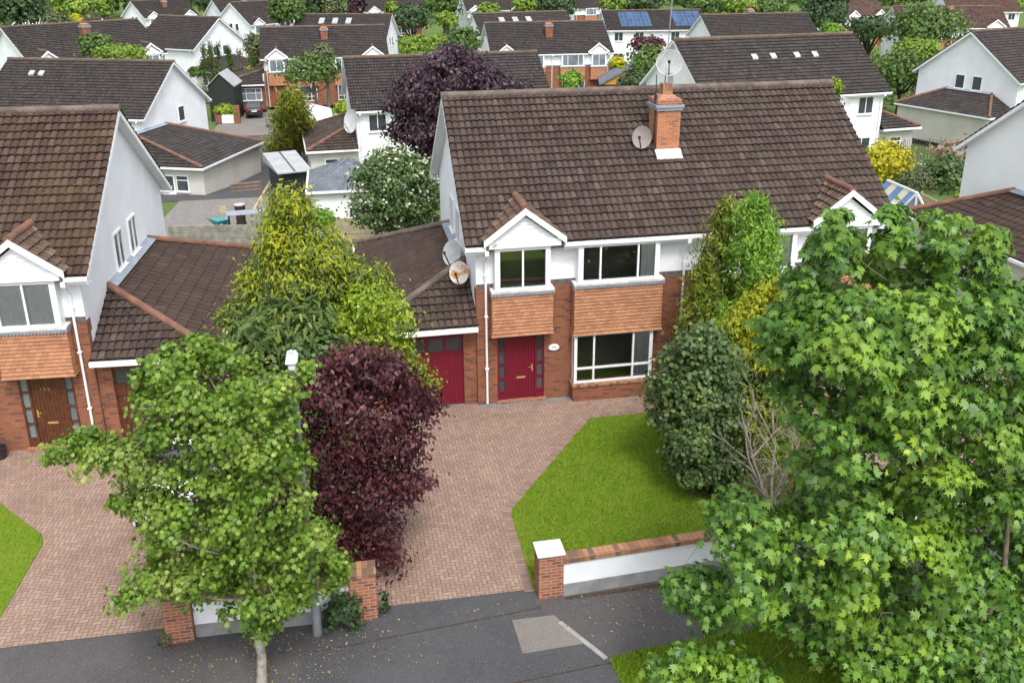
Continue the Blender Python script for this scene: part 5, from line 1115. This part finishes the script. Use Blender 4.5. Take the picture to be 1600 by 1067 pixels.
tag(leaves('fallen_leaves', np.stack([lx, ly, np.full(n_, .03)], 1), np.tile([0, 0, 1.], (n_, 1)), .055, 'oval', MT['L_litter'], None, 0, curl=.05), 'small fallen leaves and seeds scattered on the pavement and driveway', 'leaf litter', None, 'stuff')
# small weeds and climbers at the pier and wall foot
def bush(name, label, cat, c, rad, n, size, shape, mat, bark=None, group=None, droop=.3, up=.5, extra=None):
    c = np.array(c, float); rad = np.array(rad, float)*np.ones(3); base = np.array([c[0], c[1], gz(c[1])]); root = empty(name, tuple(base), 0, label, cat, group)
    k = max(4, n//14); d = unit(rng.normal(0, 1, (k, 3))); d[:, 2] = np.where(d[:, 2] < -.55, -d[:, 2], d[:, 2]); rr = rng.uniform(.6, 1.0, k)[:, None]
    lump = 1+.22*np.sin(d[:, 0]*5+c[0])*np.cos(d[:, 1]*4+c[1])[:]; C = c+d*rad*rr*lump[:, None]
    P, NN, O = clusters_to_leaves(C, unit(d+np.array([0, 0, up])), 14, rad.mean()*.30); ok = P[:, 2] > base[2]+.03
    leaves('crown' if cat == 'tree' else 'foliage', (P-base)[ok], NN[ok], size, shape, MT[mat], root, droop, O[ok]*.5)
    if extra:
        em, en, es, esh = extra; i = rng.choice(len(C), en); E = C[i]+rng.normal(0, 1, (en, 3))*rad.mean()*.10+d[i]*rad*.08
        leaves('flower_heads', E-base, unit(d[i]+[0, 0, .7]), es, esh, MT[em], root, 0)['kind'] = 'stuff'
    if bark:
        g = G(); top = (c-base); hgt = max(top[2], .3); r = max(.05, min(.28, hgt*.035)); g.tube([(0, 0, 0), (top[0]*.5+.03*hgt, top[1]*.5, hgt*.5), (top[0], top[1], hgt)], [r, r*.8, r*.4], 7)
        for q in C[rng.choice(len(C), min(9, len(C)), False)]-base: limb(g, np.array([top[0]*.6, top[1]*.6, hgt*.6]), q, r*.45, r*.1, seg=5)
        g.build('trunk', MT[bark], root)
    return root
bush('ivy_clump', 'dark ivy and weeds clinging between the lamp post and the brick pier', 'ivy', (-.62, 15.72, .36), (.45, .22, .46), 800, .085, 'field', 'L_dark')
bush('ivy_clump', 'small ivy tuft on the driveway side of the pier', 'ivy', (.2, 16.0, .28), (.12, .2, .30), 150, .07, 'field', 'L_dark')
bush('weed_clump', 'dry yellowing weeds at the foot of the pier under the field maple', 'weeds', (-4.15, 15.9, .12), (.16, .22, .18), 130, .07, 'oval', 'L_olive')
bush('moss_tuft', 'yellow moss tuft growing in the gutter beside the small gable', 'moss', (4.15, 24.5, 5.24), (.17, .06, .07), 160, .05, 'needle', 'L_gold')
# white flowering elder, copper tree and others behind the main house
poly = [(552, 350), (549, 300), (560, 262), (585, 238), (625, 230), (660, 246), (686, 275), (690, 340), (655, 362), (590, 366)]
root, C, N, B0 = poly_tree('elder_shrub', 'rounded elder covered in cream flower heads behind the main garage', 'shrub', (.6, 38.6, 0), poly, 37.6, 1.6, 520, 24, .34, .125, 'broad', 'L_elder', 'bark', .12, .4, .68, 16, n1=8, n2=10)
pick = rng.choice(len(C), 210); E = C[pick]+N[pick]*.36+rng.normal(0, .14, (210, 3)); E = np.repeat(E, 5, 0)+rng.normal(0, .05, (1050, 3))
leaves('flower_heads', E-B0, unit(rng.normal(0, .4, E.shape)+[-.1, -.3, 1]), .12, 'clump', MT['L_flower'], root, 0)['kind'] = 'stuff'
poly = [(596, 210), (612, 190), (632, 186), (602, 172), (604, 140), (628, 118), (664, 100), (682, 78), (702, 66), (740, 78), (764, 104), (792, 118), (834, 128), (824, 140), (786, 150), (740, 165), (700, 175), (694, 210), (686, 262), (662, 250), (645, 228), (620, 216)]
poly_tree('copper_tree', 'dark purple copper leaved tree rising behind the left end of the main ridge', 'tree', (2.6, 39.6, 0), poly, 38.8, 1.9, 760, 28, .36, .17, 'oval', 'L_copper', 'bark_dark', .2, .5, .66, 18, n1=14, n2=30)
# right garden: columnar conifer, bright cypress, yellow conifer, ivy, dead branches
def spire(name, label, cat, b, top, rad, n, m, size, mat, shape='spray', up=1.1, wob=.16):
    """upright conifer: feathery sprays on many small leaders around an upright stem"""
    b = np.array(b, float); ax = np.array(top, float)-b; root = empty(name, tuple(b), 0, label, cat); k = max(6, n//9)
    t0 = rng.beta(1.15, 1.1, k); a0 = rng.uniform(0, 2*math.pi, k); r0 = rad*(1-t0)**.62*np.clip((t0+.15)/.3, .5, 1)*rng.uniform(.55, 1., k); i = rng.integers(0, k, n); t = np.clip(t0[i]+rng.uniform(-.03, .12, n), 0, 1.02)
    d = np.stack([np.cos(a0[i]), np.sin(a0[i]), 0*t], 1); sh = np.clip((1.04-t)/(1.04-t0[i]), .15, 1); C = ax*t[:, None]+d*(r0[i]*sh)[:, None]+rng.normal(0, wob*rad, (n, 3))*np.array([1, 1, .5])*sh[:, None]
    P, NN, O = clusters_to_leaves(C, unit(d+np.array([0, -.1, .35])), m, size*1.1, 1.5); ok = P[:, 2] > .05
    leaves('crown', P[ok], NN[ok], size, shape, MT[mat], root, -up, d[np.repeat(np.arange(n), m)][ok]*.35, curl=-.1)
    g = G(); g.tube([b*0, ax*.5, ax*.96], [rad*.16, rad*.1, rad*.03], 7); g.build('trunk', MT['bark'], root); return root
spire('columnar_conifer', 'bronze green columnar conifer by the party downpipe', 'conifer', (9.75, 23.0, 0), atY(1132, 336, 23.2), 1.05, 760, 24, .14, 'L_colum')
spire('bright_cypress_tree', 'bright green bushy cypress right of the columnar conifer', 'conifer', (11.05, 22.2, 0), atY(1182, 330, 22.4), 1.6, 1250, 24, .14, 'L_bright', up=.7)
poly = [(1108, 560), (1128, 508), (1150, 476), (1178, 462), (1205, 448), (1240, 430), (1262, 450), (1248, 500), (1236, 560), (1220, 600), (1180, 590), (1150, 570)]
poly_tree('yellow_conifer', 'yellow tipped conifer above the bare grey branches', 'conifer', (11.0, 20.8, 0), poly, 20.9, .7, 380, 26, .22, .15, 'spray', 'L_gold', 'bark_grey', .08, .0, .66, 12, .32, n1=6, n2=10, flat=.8)
poly = [(1118, 640), (1150, 590), (1200, 600), (1236, 640), (1240, 720), (1200, 765), (1150, 765), (1120, 720)]
poly_tree('shaded_conifer', 'thin olive inner growth behind the bare grey branches', 'conifer', (10.6, 19.6, 0), poly, 20.4, .7, 260, 22, .26, .16, 'spray', 'L_colum', 'bark_grey', .07, .3, .5, 12, n1=6, n2=14, flat=.8)
poly = [(1020, 612), (1028, 572), (1058, 532), (1098, 503), (1138, 515), (1160, 560), (1150, 600), (1155, 660), (1140, 700), (1165, 750), (1140, 786), (1092, 778), (1052, 735), (1046, 690), (1024, 660)]
poly_tree('ivy_shrub', 'large rounded dark green shrub at the right edge of the front lawn', 'shrub', (9.5, 20.6, 0), poly, 20.2, 1.2, 760, 18, .25, .115, 'broad', 'L_hedge', 'bark_dark', .1, .4, .68, 16, n1=8, n2=16)
poly = [(1048, 700), (1060, 670), (1100, 655), (1140, 680), (1165, 740), (1160, 785), (1125, 800), (1085, 778), (1058, 742)]
poly_tree('low_shrub', 'low dark shrub at the foot of the large rounded one beside the lawn', 'shrub', (8.9, 19.2, 0), poly, 19.1, .6, 260, 18, .22, .105, 'broad', 'L_hedge', 'bark_dark', .05, .4, .68, 14, n1=5, n2=8)
poly = [(1130, 560), (1170, 545), (1215, 560), (1240, 610), (1235, 690), (1215, 740), (1170, 720), (1150, 650)]
poly_tree('shaggy_shrub', 'loose mid green shrub behind the leafless grey branches', 'shrub', (11.2, 20.4, 0), poly, 20.9, .7, 260, 18, .28, .13, 'oval', 'L_elder', 'bark', .06, .3, .66, 16, n1=5, n2=8)
R_B = .55
def bare_tree(label, base, tips, r, mat, depth=4):
    base = np.array(base, float); root = empty('bare_tree', tuple(base), 0, label, 'tree'); g = G()
    def grow(p, d, L, r, lev):
        n = 5; pts = [p]; dd = d.copy()
        for i in range(n):
            dd = unit(dd+rng.normal(0, .13, 3)+np.array([0, 0, .02])); pts.append(pts[-1]+dd*L/n)
        g.tube(pts, np.linspace(r, r*.55, n+1), 6 if lev < 2 else 4, False)
        if lev >= depth: return
        for k in range(3 if lev else 2):
            i = rng.integers(2, n+1); nd = unit(dd+rng.normal(0, .42, 3)); grow(pts[i], nd, L*rng.uniform(.42, .62), r*.52, lev+1)
    for (t, rr) in tips: v = np.array(t)-base; grow(base*0+np.array([rng.normal(0, .08), rng.normal(0, .08), 0]), v/np.linalg.norm(v), np.linalg.norm(v)*.62, rr*R_B, 0)
    g.build('trunk', MT[mat], root); return root
tip = lambda x, y, Y: tuple(atY(x, y, Y))
bare_tree('leafless grey branches sprawling left from a multi stemmed trunk beside the lawn', (10.0, 18.2, 0), [(tip(1165, 590, 18.6), .085), (tip(1125, 640, 18.5), .05), (tip(1195, 550, 18.8), .07), (tip(1240, 580, 18.4), .06), (tip(1150, 690, 18.3), .05), (tip(1215, 520, 19), .06), (tip(1130, 600, 18.6), .055), (tip(1180, 620, 18.3), .05), (tip(1255, 620, 18.6), .05)], .08, 'bark_grey')
# big maple on the verge
polyA = [(1040, 915), (1065, 890), (1115, 885), (1128, 840), (1117, 800), (1137, 765), (1180, 768), (1215, 790), (1252, 795), (1264, 740), (1252, 680), (1228, 640), (1218, 580), (1201, 515), (1225, 475), (1258, 440), (1300, 425), (1345, 450), (1390, 425), (1424, 450), (1460, 440), (1500, 480), (1540, 450), (1600, 440), (1690, 500), (1690, 1110), (1280, 1110), (1258, 1012), (1215, 1000), (1190, 975), (1150, 965), (1120, 985), (1085, 978), (1060, 945)]
spires = [([(1258, 405), (1285, 350), (1303, 318), (1324, 332), (1334, 370), (1325, 460), (1255, 460)], 95), ([(1362, 440), (1376, 336), (1393, 314), (1408, 336), (1418, 375), (1410, 450)], 60), ([(1436, 440), (1458, 345), (1497, 322), (1510, 345), (1488, 385), (1480, 450)], 75), ([(1518, 460), (1530, 375), (1546, 338), (1568, 362), (1556, 420), (1552, 470)], 60), ([(1195, 560), (1200, 505), (1225, 470), (1250, 500), (1240, 570)], 40), ([(1035, 920), (1062, 886), (1118, 882), (1140, 930), (1110, 985), (1070, 965)], 55)]
polyB = [(1000, 1075), (1018, 1040), (1058, 1018), (1100, 1002), (1150, 1012), (1200, 1042), (1235, 1062), (1250, 1110), (1000, 1110)]
B0 = np.array([*atZ(1512, 1120, 0)[:2], 0.]); root = empty('big_maple_tree', tuple(B0), 0, 'large green maple filling the right foreground, broad lobed leaves', 'tree')
C1, N1 = poly_clusters(polyA, 12.6, 1.9, 1750, .66, 26, .50, .04, .36); C2, N2 = poly_clusters(polyB, 11.2, .35, 50, .6, 14, .34); SP = [poly_clusters(q, 12.3, .45, n_, .6, 12, .24) for q, n_ in spires]; C = np.concatenate([C1, C2]+[a for a, b in SP]); N = np.concatenate([N1, N2]+[b for a, b in SP])
P, NN, O = clusters_to_leaves(C, N, 22, np.where(np.arange(len(C)) < len(C1)+len(C2), .25, .12), .45); leaves('crown', P-B0, unit(NN+np.array([-.05, -.1, .3])), .135, 'maple', MT['L_maple'], root, .9, O*.9, fold=.34, curl=.34)
skeleton(root, B0*0, np.array([.25, .4, 8.2]), C-B0, 'bark', .06, 16, 90)
# ------------------------------------------------------------------ trees and shrubs among the far houses
def fb(name, label, cat, px, py, Y, rx, ry, n, mat, shape='clump', size=None, bark=None, droop=.3, up=.5, deep=None, extra=None):
    c = atY(px, py, Y); k = np.linalg.norm(c-CAM)/F_PX; rad = (rx*k, deep or rx*k*.9, ry*k); size = size or max(.10, 4.6*k)
    return bush(name, label, cat, c, rad, n, size, shape, mat, bark, None, droop, up, extra)
FT = [  # name, label, category, px, py, depth, rx, ry, leaves, material, trunk
 ('broadleaf_tree', 'big dark tree at the top left corner', 'tree', 26, 14, 118, 36, 28, 1600, 'L_dark', 'bark_dark'),
 ('weeping_willow', 'pale weeping willow at top left', 'tree', 112, 8, 140, 26, 20, 1300, 'L_light', 'bark'),
 ('narrow_conifer', 'narrow yellowish conifer right of the pale willow', 'conifer', 163, 12, 146, 8, 18, 500, 'L_light', 'bark'),
 ('yellow_shrub', 'yellow shrub showing over the upper left ridge', 'shrub', 118, 31, 112, 11, 7, 300, 'L_yellow', None),
 ('olive_shrub', 'grey olive shrub beside the yellow shrub at upper left', 'shrub', 88, 33, 110, 20, 10, 500, 'L_olive', None),
 ('willow_shrub', 'rounded green willow shrub in front of the upper left chimney', 'shrub', 150, 72, 84, 20, 18, 900, 'L_mid', None),
 ('willow_shrub', 'wide yellow green shrub just over the left-edge ridges', 'shrub', 188, 86, 80, 36, 12, 1000, 'L_light', None),
 ('olive_tree', 'greyish tree between the columnar conifers and the cream double-gabled house', 'tree', 398, 80, 112, 13, 26, 700, 'L_olive', 'bark'),
 ('broadleaf_tree', 'light green leafy tree above the cream double-gabled house', 'tree', 446, 18, 136, 22, 26, 1300, 'L_mid', 'bark'),
 ('dark_conifer', 'dark conifer left of the blue grey roofed house', 'conifer', 497, 8, 152, 16, 22, 900, 'L_dark', 'bark_dark'),
 ('dark_conifer', 'greyish conifer with rounded top beside the dark one', 'conifer', 520, 14, 150, 14, 14, 700, 'L_olive', 'bark_dark'),
 ('purple_tree', 'small far purple tree over the three-rooflight house', 'tree', 556, 12, 150, 12, 16, 700, 'L_copper', 'bark_dark'),
 ('young_tree', 'spreading young tree in front of the cream double-gabled house', 'tree', 488, 112, 92, 42, 24, 1500, 'L_mid', 'bark'),
 ('dark_tree', 'dark round tree left of the far playhouse', 'tree', 642, 30, 140, 26, 20, 1100, 'L_dark', 'bark_dark'),
 ('garden_shrub', 'yellow green shrub in the gap right of the three-rooflight house', 'shrub', 648, 74, 104, 24, 16, 900, 'L_light', None),
 ('garden_shrub', 'light shrub below the far playhouse', 'shrub', 682, 72, 112, 20, 16, 700, 'L_light', None),
 ('garden_tree', 'rounded olive tree beside the left gable of the small-chimney house', 'tree', 724, 66, 96, 24, 22, 1000, 'L_mid', 'bark'),
 ('garden_tree', 'pale tree in front of the far house with brick ground floor', 'tree', 762, 20, 162, 18, 14, 700, 'L_light', 'bark'),
 ('garden_tree', 'yellow green tree near the far playhouse', 'tree', 700, 32, 145, 18, 10, 600, 'L_light', 'bark'),
 ('broadleaf_tree', 'dense tree between the two far blue grey roofed houses', 'tree', 692, 4, 178, 26, 22, 1100, 'L_mid', 'bark_dark'),
 ('broadleaf_tree', 'bright tree right of the far brick-floored house', 'tree', 822, 12, 168, 20, 16, 800, 'L_light', 'bark'),
 ('broadleaf_tree', 'large dark tree over the ridge of the small-chimney house', 'tree', 870, 8, 150, 30, 24, 1300, 'L_dark', 'bark_dark'),
 ('broadleaf_tree', 'bright tree left above the solar panels', 'tree', 958, 6, 152, 18, 12, 700, 'L_light', 'bark'),
 ('broadleaf_tree', 'dark tree above the solar panels', 'tree', 1002, 4, 160, 32, 14, 1000, 'L_dark', 'bark_dark'),
 ('broadleaf_tree', 'green tree right of the aerial mast at the top', 'tree', 1112, 10, 150, 28, 16, 1000, 'L_mid', 'bark'),
 ('broadleaf_tree', 'bright yellow green tree over the orange chimney house', 'tree', 1158, 12, 146, 22, 14, 900, 'L_light', 'bark'),
 ('broadleaf_tree', 'soft green tree left of the big dark one at top right', 'tree', 1205, 14, 150, 26, 14, 900, 'L_mid', 'bark'),
 ('broadleaf_tree', 'big dark tree behind the right end of the orange chimney house', 'tree', 1288, 24, 128, 36, 32, 1700, 'L_dark', 'bark_dark'),
 ('garden_shrub', 'small bright shrub under the big dark tree at upper right', 'shrub', 1300, 46, 104, 14, 8, 400, 'L_bright', None),
 ('red_shrub', 'reddish shrub below the solar panel house', 'shrub', 1012, 70, 96, 26, 11, 700, 'L_purple', None),
 ('garden_tree', 'green leafy tree behind the mesh dish', 'tree', 1014, 104, 86, 30, 28, 1400, 'L_mid', 'bark'),
 ('yellow_shrub', 'yellow shrub beside the ochre shed', 'shrub', 964, 99, 86, 11, 9, 400, 'L_yellow', None),
 ('garden_tree', 'dark feathery tree left of the four-vent house gable', 'tree', 992, 128, 72, 24, 14, 900, 'L_dark', 'bark_dark'),
 ('garden_shrub', 'light bush below the bays of the small-chimney house', 'shrub', 893, 128, 76, 16, 16, 700, 'L_bright', None),
 ('round_tree', 'dark round crowned tree on a bare stem at upper right', 'tree', 1359, 46, 98, 27, 17, 1300, 'L_dark', 'bark_dark'),
 ('spreading_tree', 'spreading mid green tree in front of the russet roofed house', 'tree', 1444, 44, 92, 50, 27, 2600, 'L_mid', 'bark'),
 ('garden_tree', 'yellow green tree below the spreading tree at upper right', 'tree', 1432, 84, 84, 34, 19, 1400, 'L_light', 'bark'),
 ('garden_tree', 'full green tree left of the slim-windowed gable', 'tree', 1408, 112, 76, 36, 27, 1900, 'L_mid', 'bark_dark'),
 ('climbing_shrub', 'bright green creeper tip by the right end of the main ridge', 'shrub', 1306, 143, 36.5, 8, 16, 350, 'L_lime', None),
 ('golden_shrub', 'large bright yellow shrub behind the right verge of the main roof', 'shrub', 1384, 258, 46, 36, 32, 2200, 'L_yellow', 'bark'),
 ('garden_shrub', 'dark green rounded shrub in the middle of the right hand garden', 'shrub', 1478, 278, 43, 36, 28, 1700, 'L_elder', None),
 ('garden_shrub', 'mid green shrub against the far right white wall', 'shrub', 1534, 276, 43, 28, 30, 1500, 'L_mid', None),
 ('garden_shrub', 'olive shrub between the yellow shrub and the trellis', 'shrub', 1432, 286, 42.5, 24, 18, 900, 'L_olive', None),
 ('feathery_shrub', 'pinkish feathery shrub in front of the trampoline', 'shrub', 1512, 240, 48, 42, 16, 1300, 'L_blossom', None),
 ('garden_shrub', 'light yellow green tuft beyond the garage ridge at right', 'shrub', 1510, 304, 37, 18, 10, 500, 'L_light', None),
 ('garden_shrub', 'dry olive bush in front of the hidden right porch', 'shrub', 1448, 358, 33, 28, 24, 900, 'L_olive', None),
 ('bright_shrub', 'fresh green shrub right of the golden cypress top', 'shrub', 500, 344, 40.5, 22, 18, 800, 'L_bright', None),
 ('garden_shrub', 'low yellow shrubs right of the young tree trunk', 'shrub', 541, 168, 84, 18, 8, 500, 'L_lime', None),
 ('clipped_hedge', 'clipped yellow green hedge above the far brick planter', 'hedge', 351, 172, 77.4, 13, 7, 600, 'L_lime', None),
 ('garden_shrub', 'green shrub at the wall foot of the tall cream house', 'shrub', 306, 113, 110, 9, 8, 400, 'L_mid', None),
 ('garden_shrub', 'green verge shrubs beside the green white-roofed shed', 'shrub', 392, 116, 108, 9, 10, 400, 'L_colum', None),
 ('young_tree', 'pale leafy sapling top in front of the middle chimney', 'tree', 506, 84, 92, 16, 15, 700, 'L_olive', 'bark'),
 ('broadleaf_tree', 'tree at the far top right corner', 'tree', 1566, 8, 165, 30, 16, 900, 'L_light', 'bark'),
 ('garden_tree', 'small tree between the russet roofed houses', 'tree', 1402, 0, 160, 16, 10, 500, 'L_mid', 'bark'),
 ('small_tree', 'little tree before the left gable of the far blue grey roofed house', 'tree', 612, 14, 166, 8, 12, 400, 'L_light', 'bark'),
 ('broadleaf_tree', 'mixed green tree behind the white gable house at top left', 'tree', 268, 0, 190, 24, 14, 800, 'L_mid', 'bark'),
 ('broadleaf_tree', 'dark tree behind the tall cream house', 'tree', 318, -2, 200, 22, 12, 700, 'L_dark', 'bark'),
]
for nm, lb, cat, px, py, Y, rx, ry, n, mat, bark in FT: fb(nm, lb, cat, px, py, Y, rx, ry, int(n*1.5), mat, 'clump' if 'olive' not in mat else 'oval', bark=bark)
for k, (px, y0, y1, r) in enumerate(((318, 72, 118, 7), (328, 68, 118, 7), (341, 74, 114, 7.5), (357, 80, 110, 7.5), (374, 79, 112, 7.5), (392, 84, 112, 6))):
    lbs = ('leftmost narrow conifer of the row by the cream gable', 'tallest narrow conifer of the row by the cream gable', 'third narrow conifer from the left in the row by the cream gable', 'shortest middle narrow conifer of the row by the cream gable', 'fifth narrow conifer from the left in the row by the cream gable', 'rightmost narrow conifer of the row by the cream gable')
    q0 = atY(px, y1+2, 110); spire('narrow_conifer', lbs[k], 'conifer', (q0[0], q0[1], gz(110)), atY(px, y0, 110), r*.060, 130, 14, .24, 'L_pole')['group'] = 'row of columnar conifers by the cream house'
spire('golden_conifer', 'broad golden green conifer beside the white van', 'conifer', (*atZ(454, 240, gz(63))[:2], gz(63)), atY(455, 158, 63), 2.1, 520, 18, .36, 'L_goldconif', up=.25)
# the wood that closes the view beyond the last houses
def wood():
    n = 260; x = rng.uniform(-190, 260, n); y = rng.uniform(215, 330, n); h = rng.uniform(7, 13, n); r = rng.uniform(3.5, 6.5, n)
    C = []; N = []
    for i in range(n):
        m = 34; d = unit(rng.normal(0, 1, (m, 3))); d[:, 2] = np.abs(d[:, 2])*1.0-.2
        C.append(np.stack([x[i]+d[:, 0]*r[i], y[i]+d[:, 1]*r[i], gz(y[i])+h[i]*.45+d[:, 2]*h[i]*.6], 1)); N.append(d+[0, 0, .4])
    P, NN, O = clusters_to_leaves(np.concatenate(C), unit(np.concatenate(N)), 4, 1.3)
    tag(leaves('wood', P, NN, 1.7, 'clump', MT['L_mid'], None, .3, O), 'belt of mixed green trees closing the view at the top', 'wood', None, 'stuff')
wood()
def greenery():
    n = 900; x = rng.uniform(-75, 125, n); y = rng.uniform(66, 205, n); ok = np.ones(n, bool)
    for (lb, hx, hy, z, r, L, hd, ri, side, kw) in H:
        a = R(r); lx = (x-hx)*math.cos(a)+(y-hy)*math.sin(a); lyy = -(x-hx)*math.sin(a)+(y-hy)*math.cos(a); ok &= ~((lx > -7) & (lx < L+7) & (lyy > -3) & (lyy < 2*hd+2))
    ok &= ~((x > -15) & (x < 7) & (y < 105)); x, y = x[ok], y[ok]; C = []; N = []
    for a, b in zip(x, y):
        h = rng.uniform(.8, 2.6); r = rng.uniform(.9, 2.2); d = unit(rng.normal(0, 1, (16, 3))); d[:, 2] = np.abs(d[:, 2]); C.append(np.stack([a+d[:, 0]*r, b+d[:, 1]*r, gz(b)+d[:, 2]*h], 1)); N.append(d+[0, 0, .5])
    P, NN, O = clusters_to_leaves(np.concatenate(C), unit(np.concatenate(N)), 5, .5)
    tag(leaves('garden_greenery', P, NN, .55, 'clump', MT['L_mix'], None, .3, O), 'mixed hedges and shrubs filling the far gardens between the houses', 'greenery', None, 'stuff')
greenery()
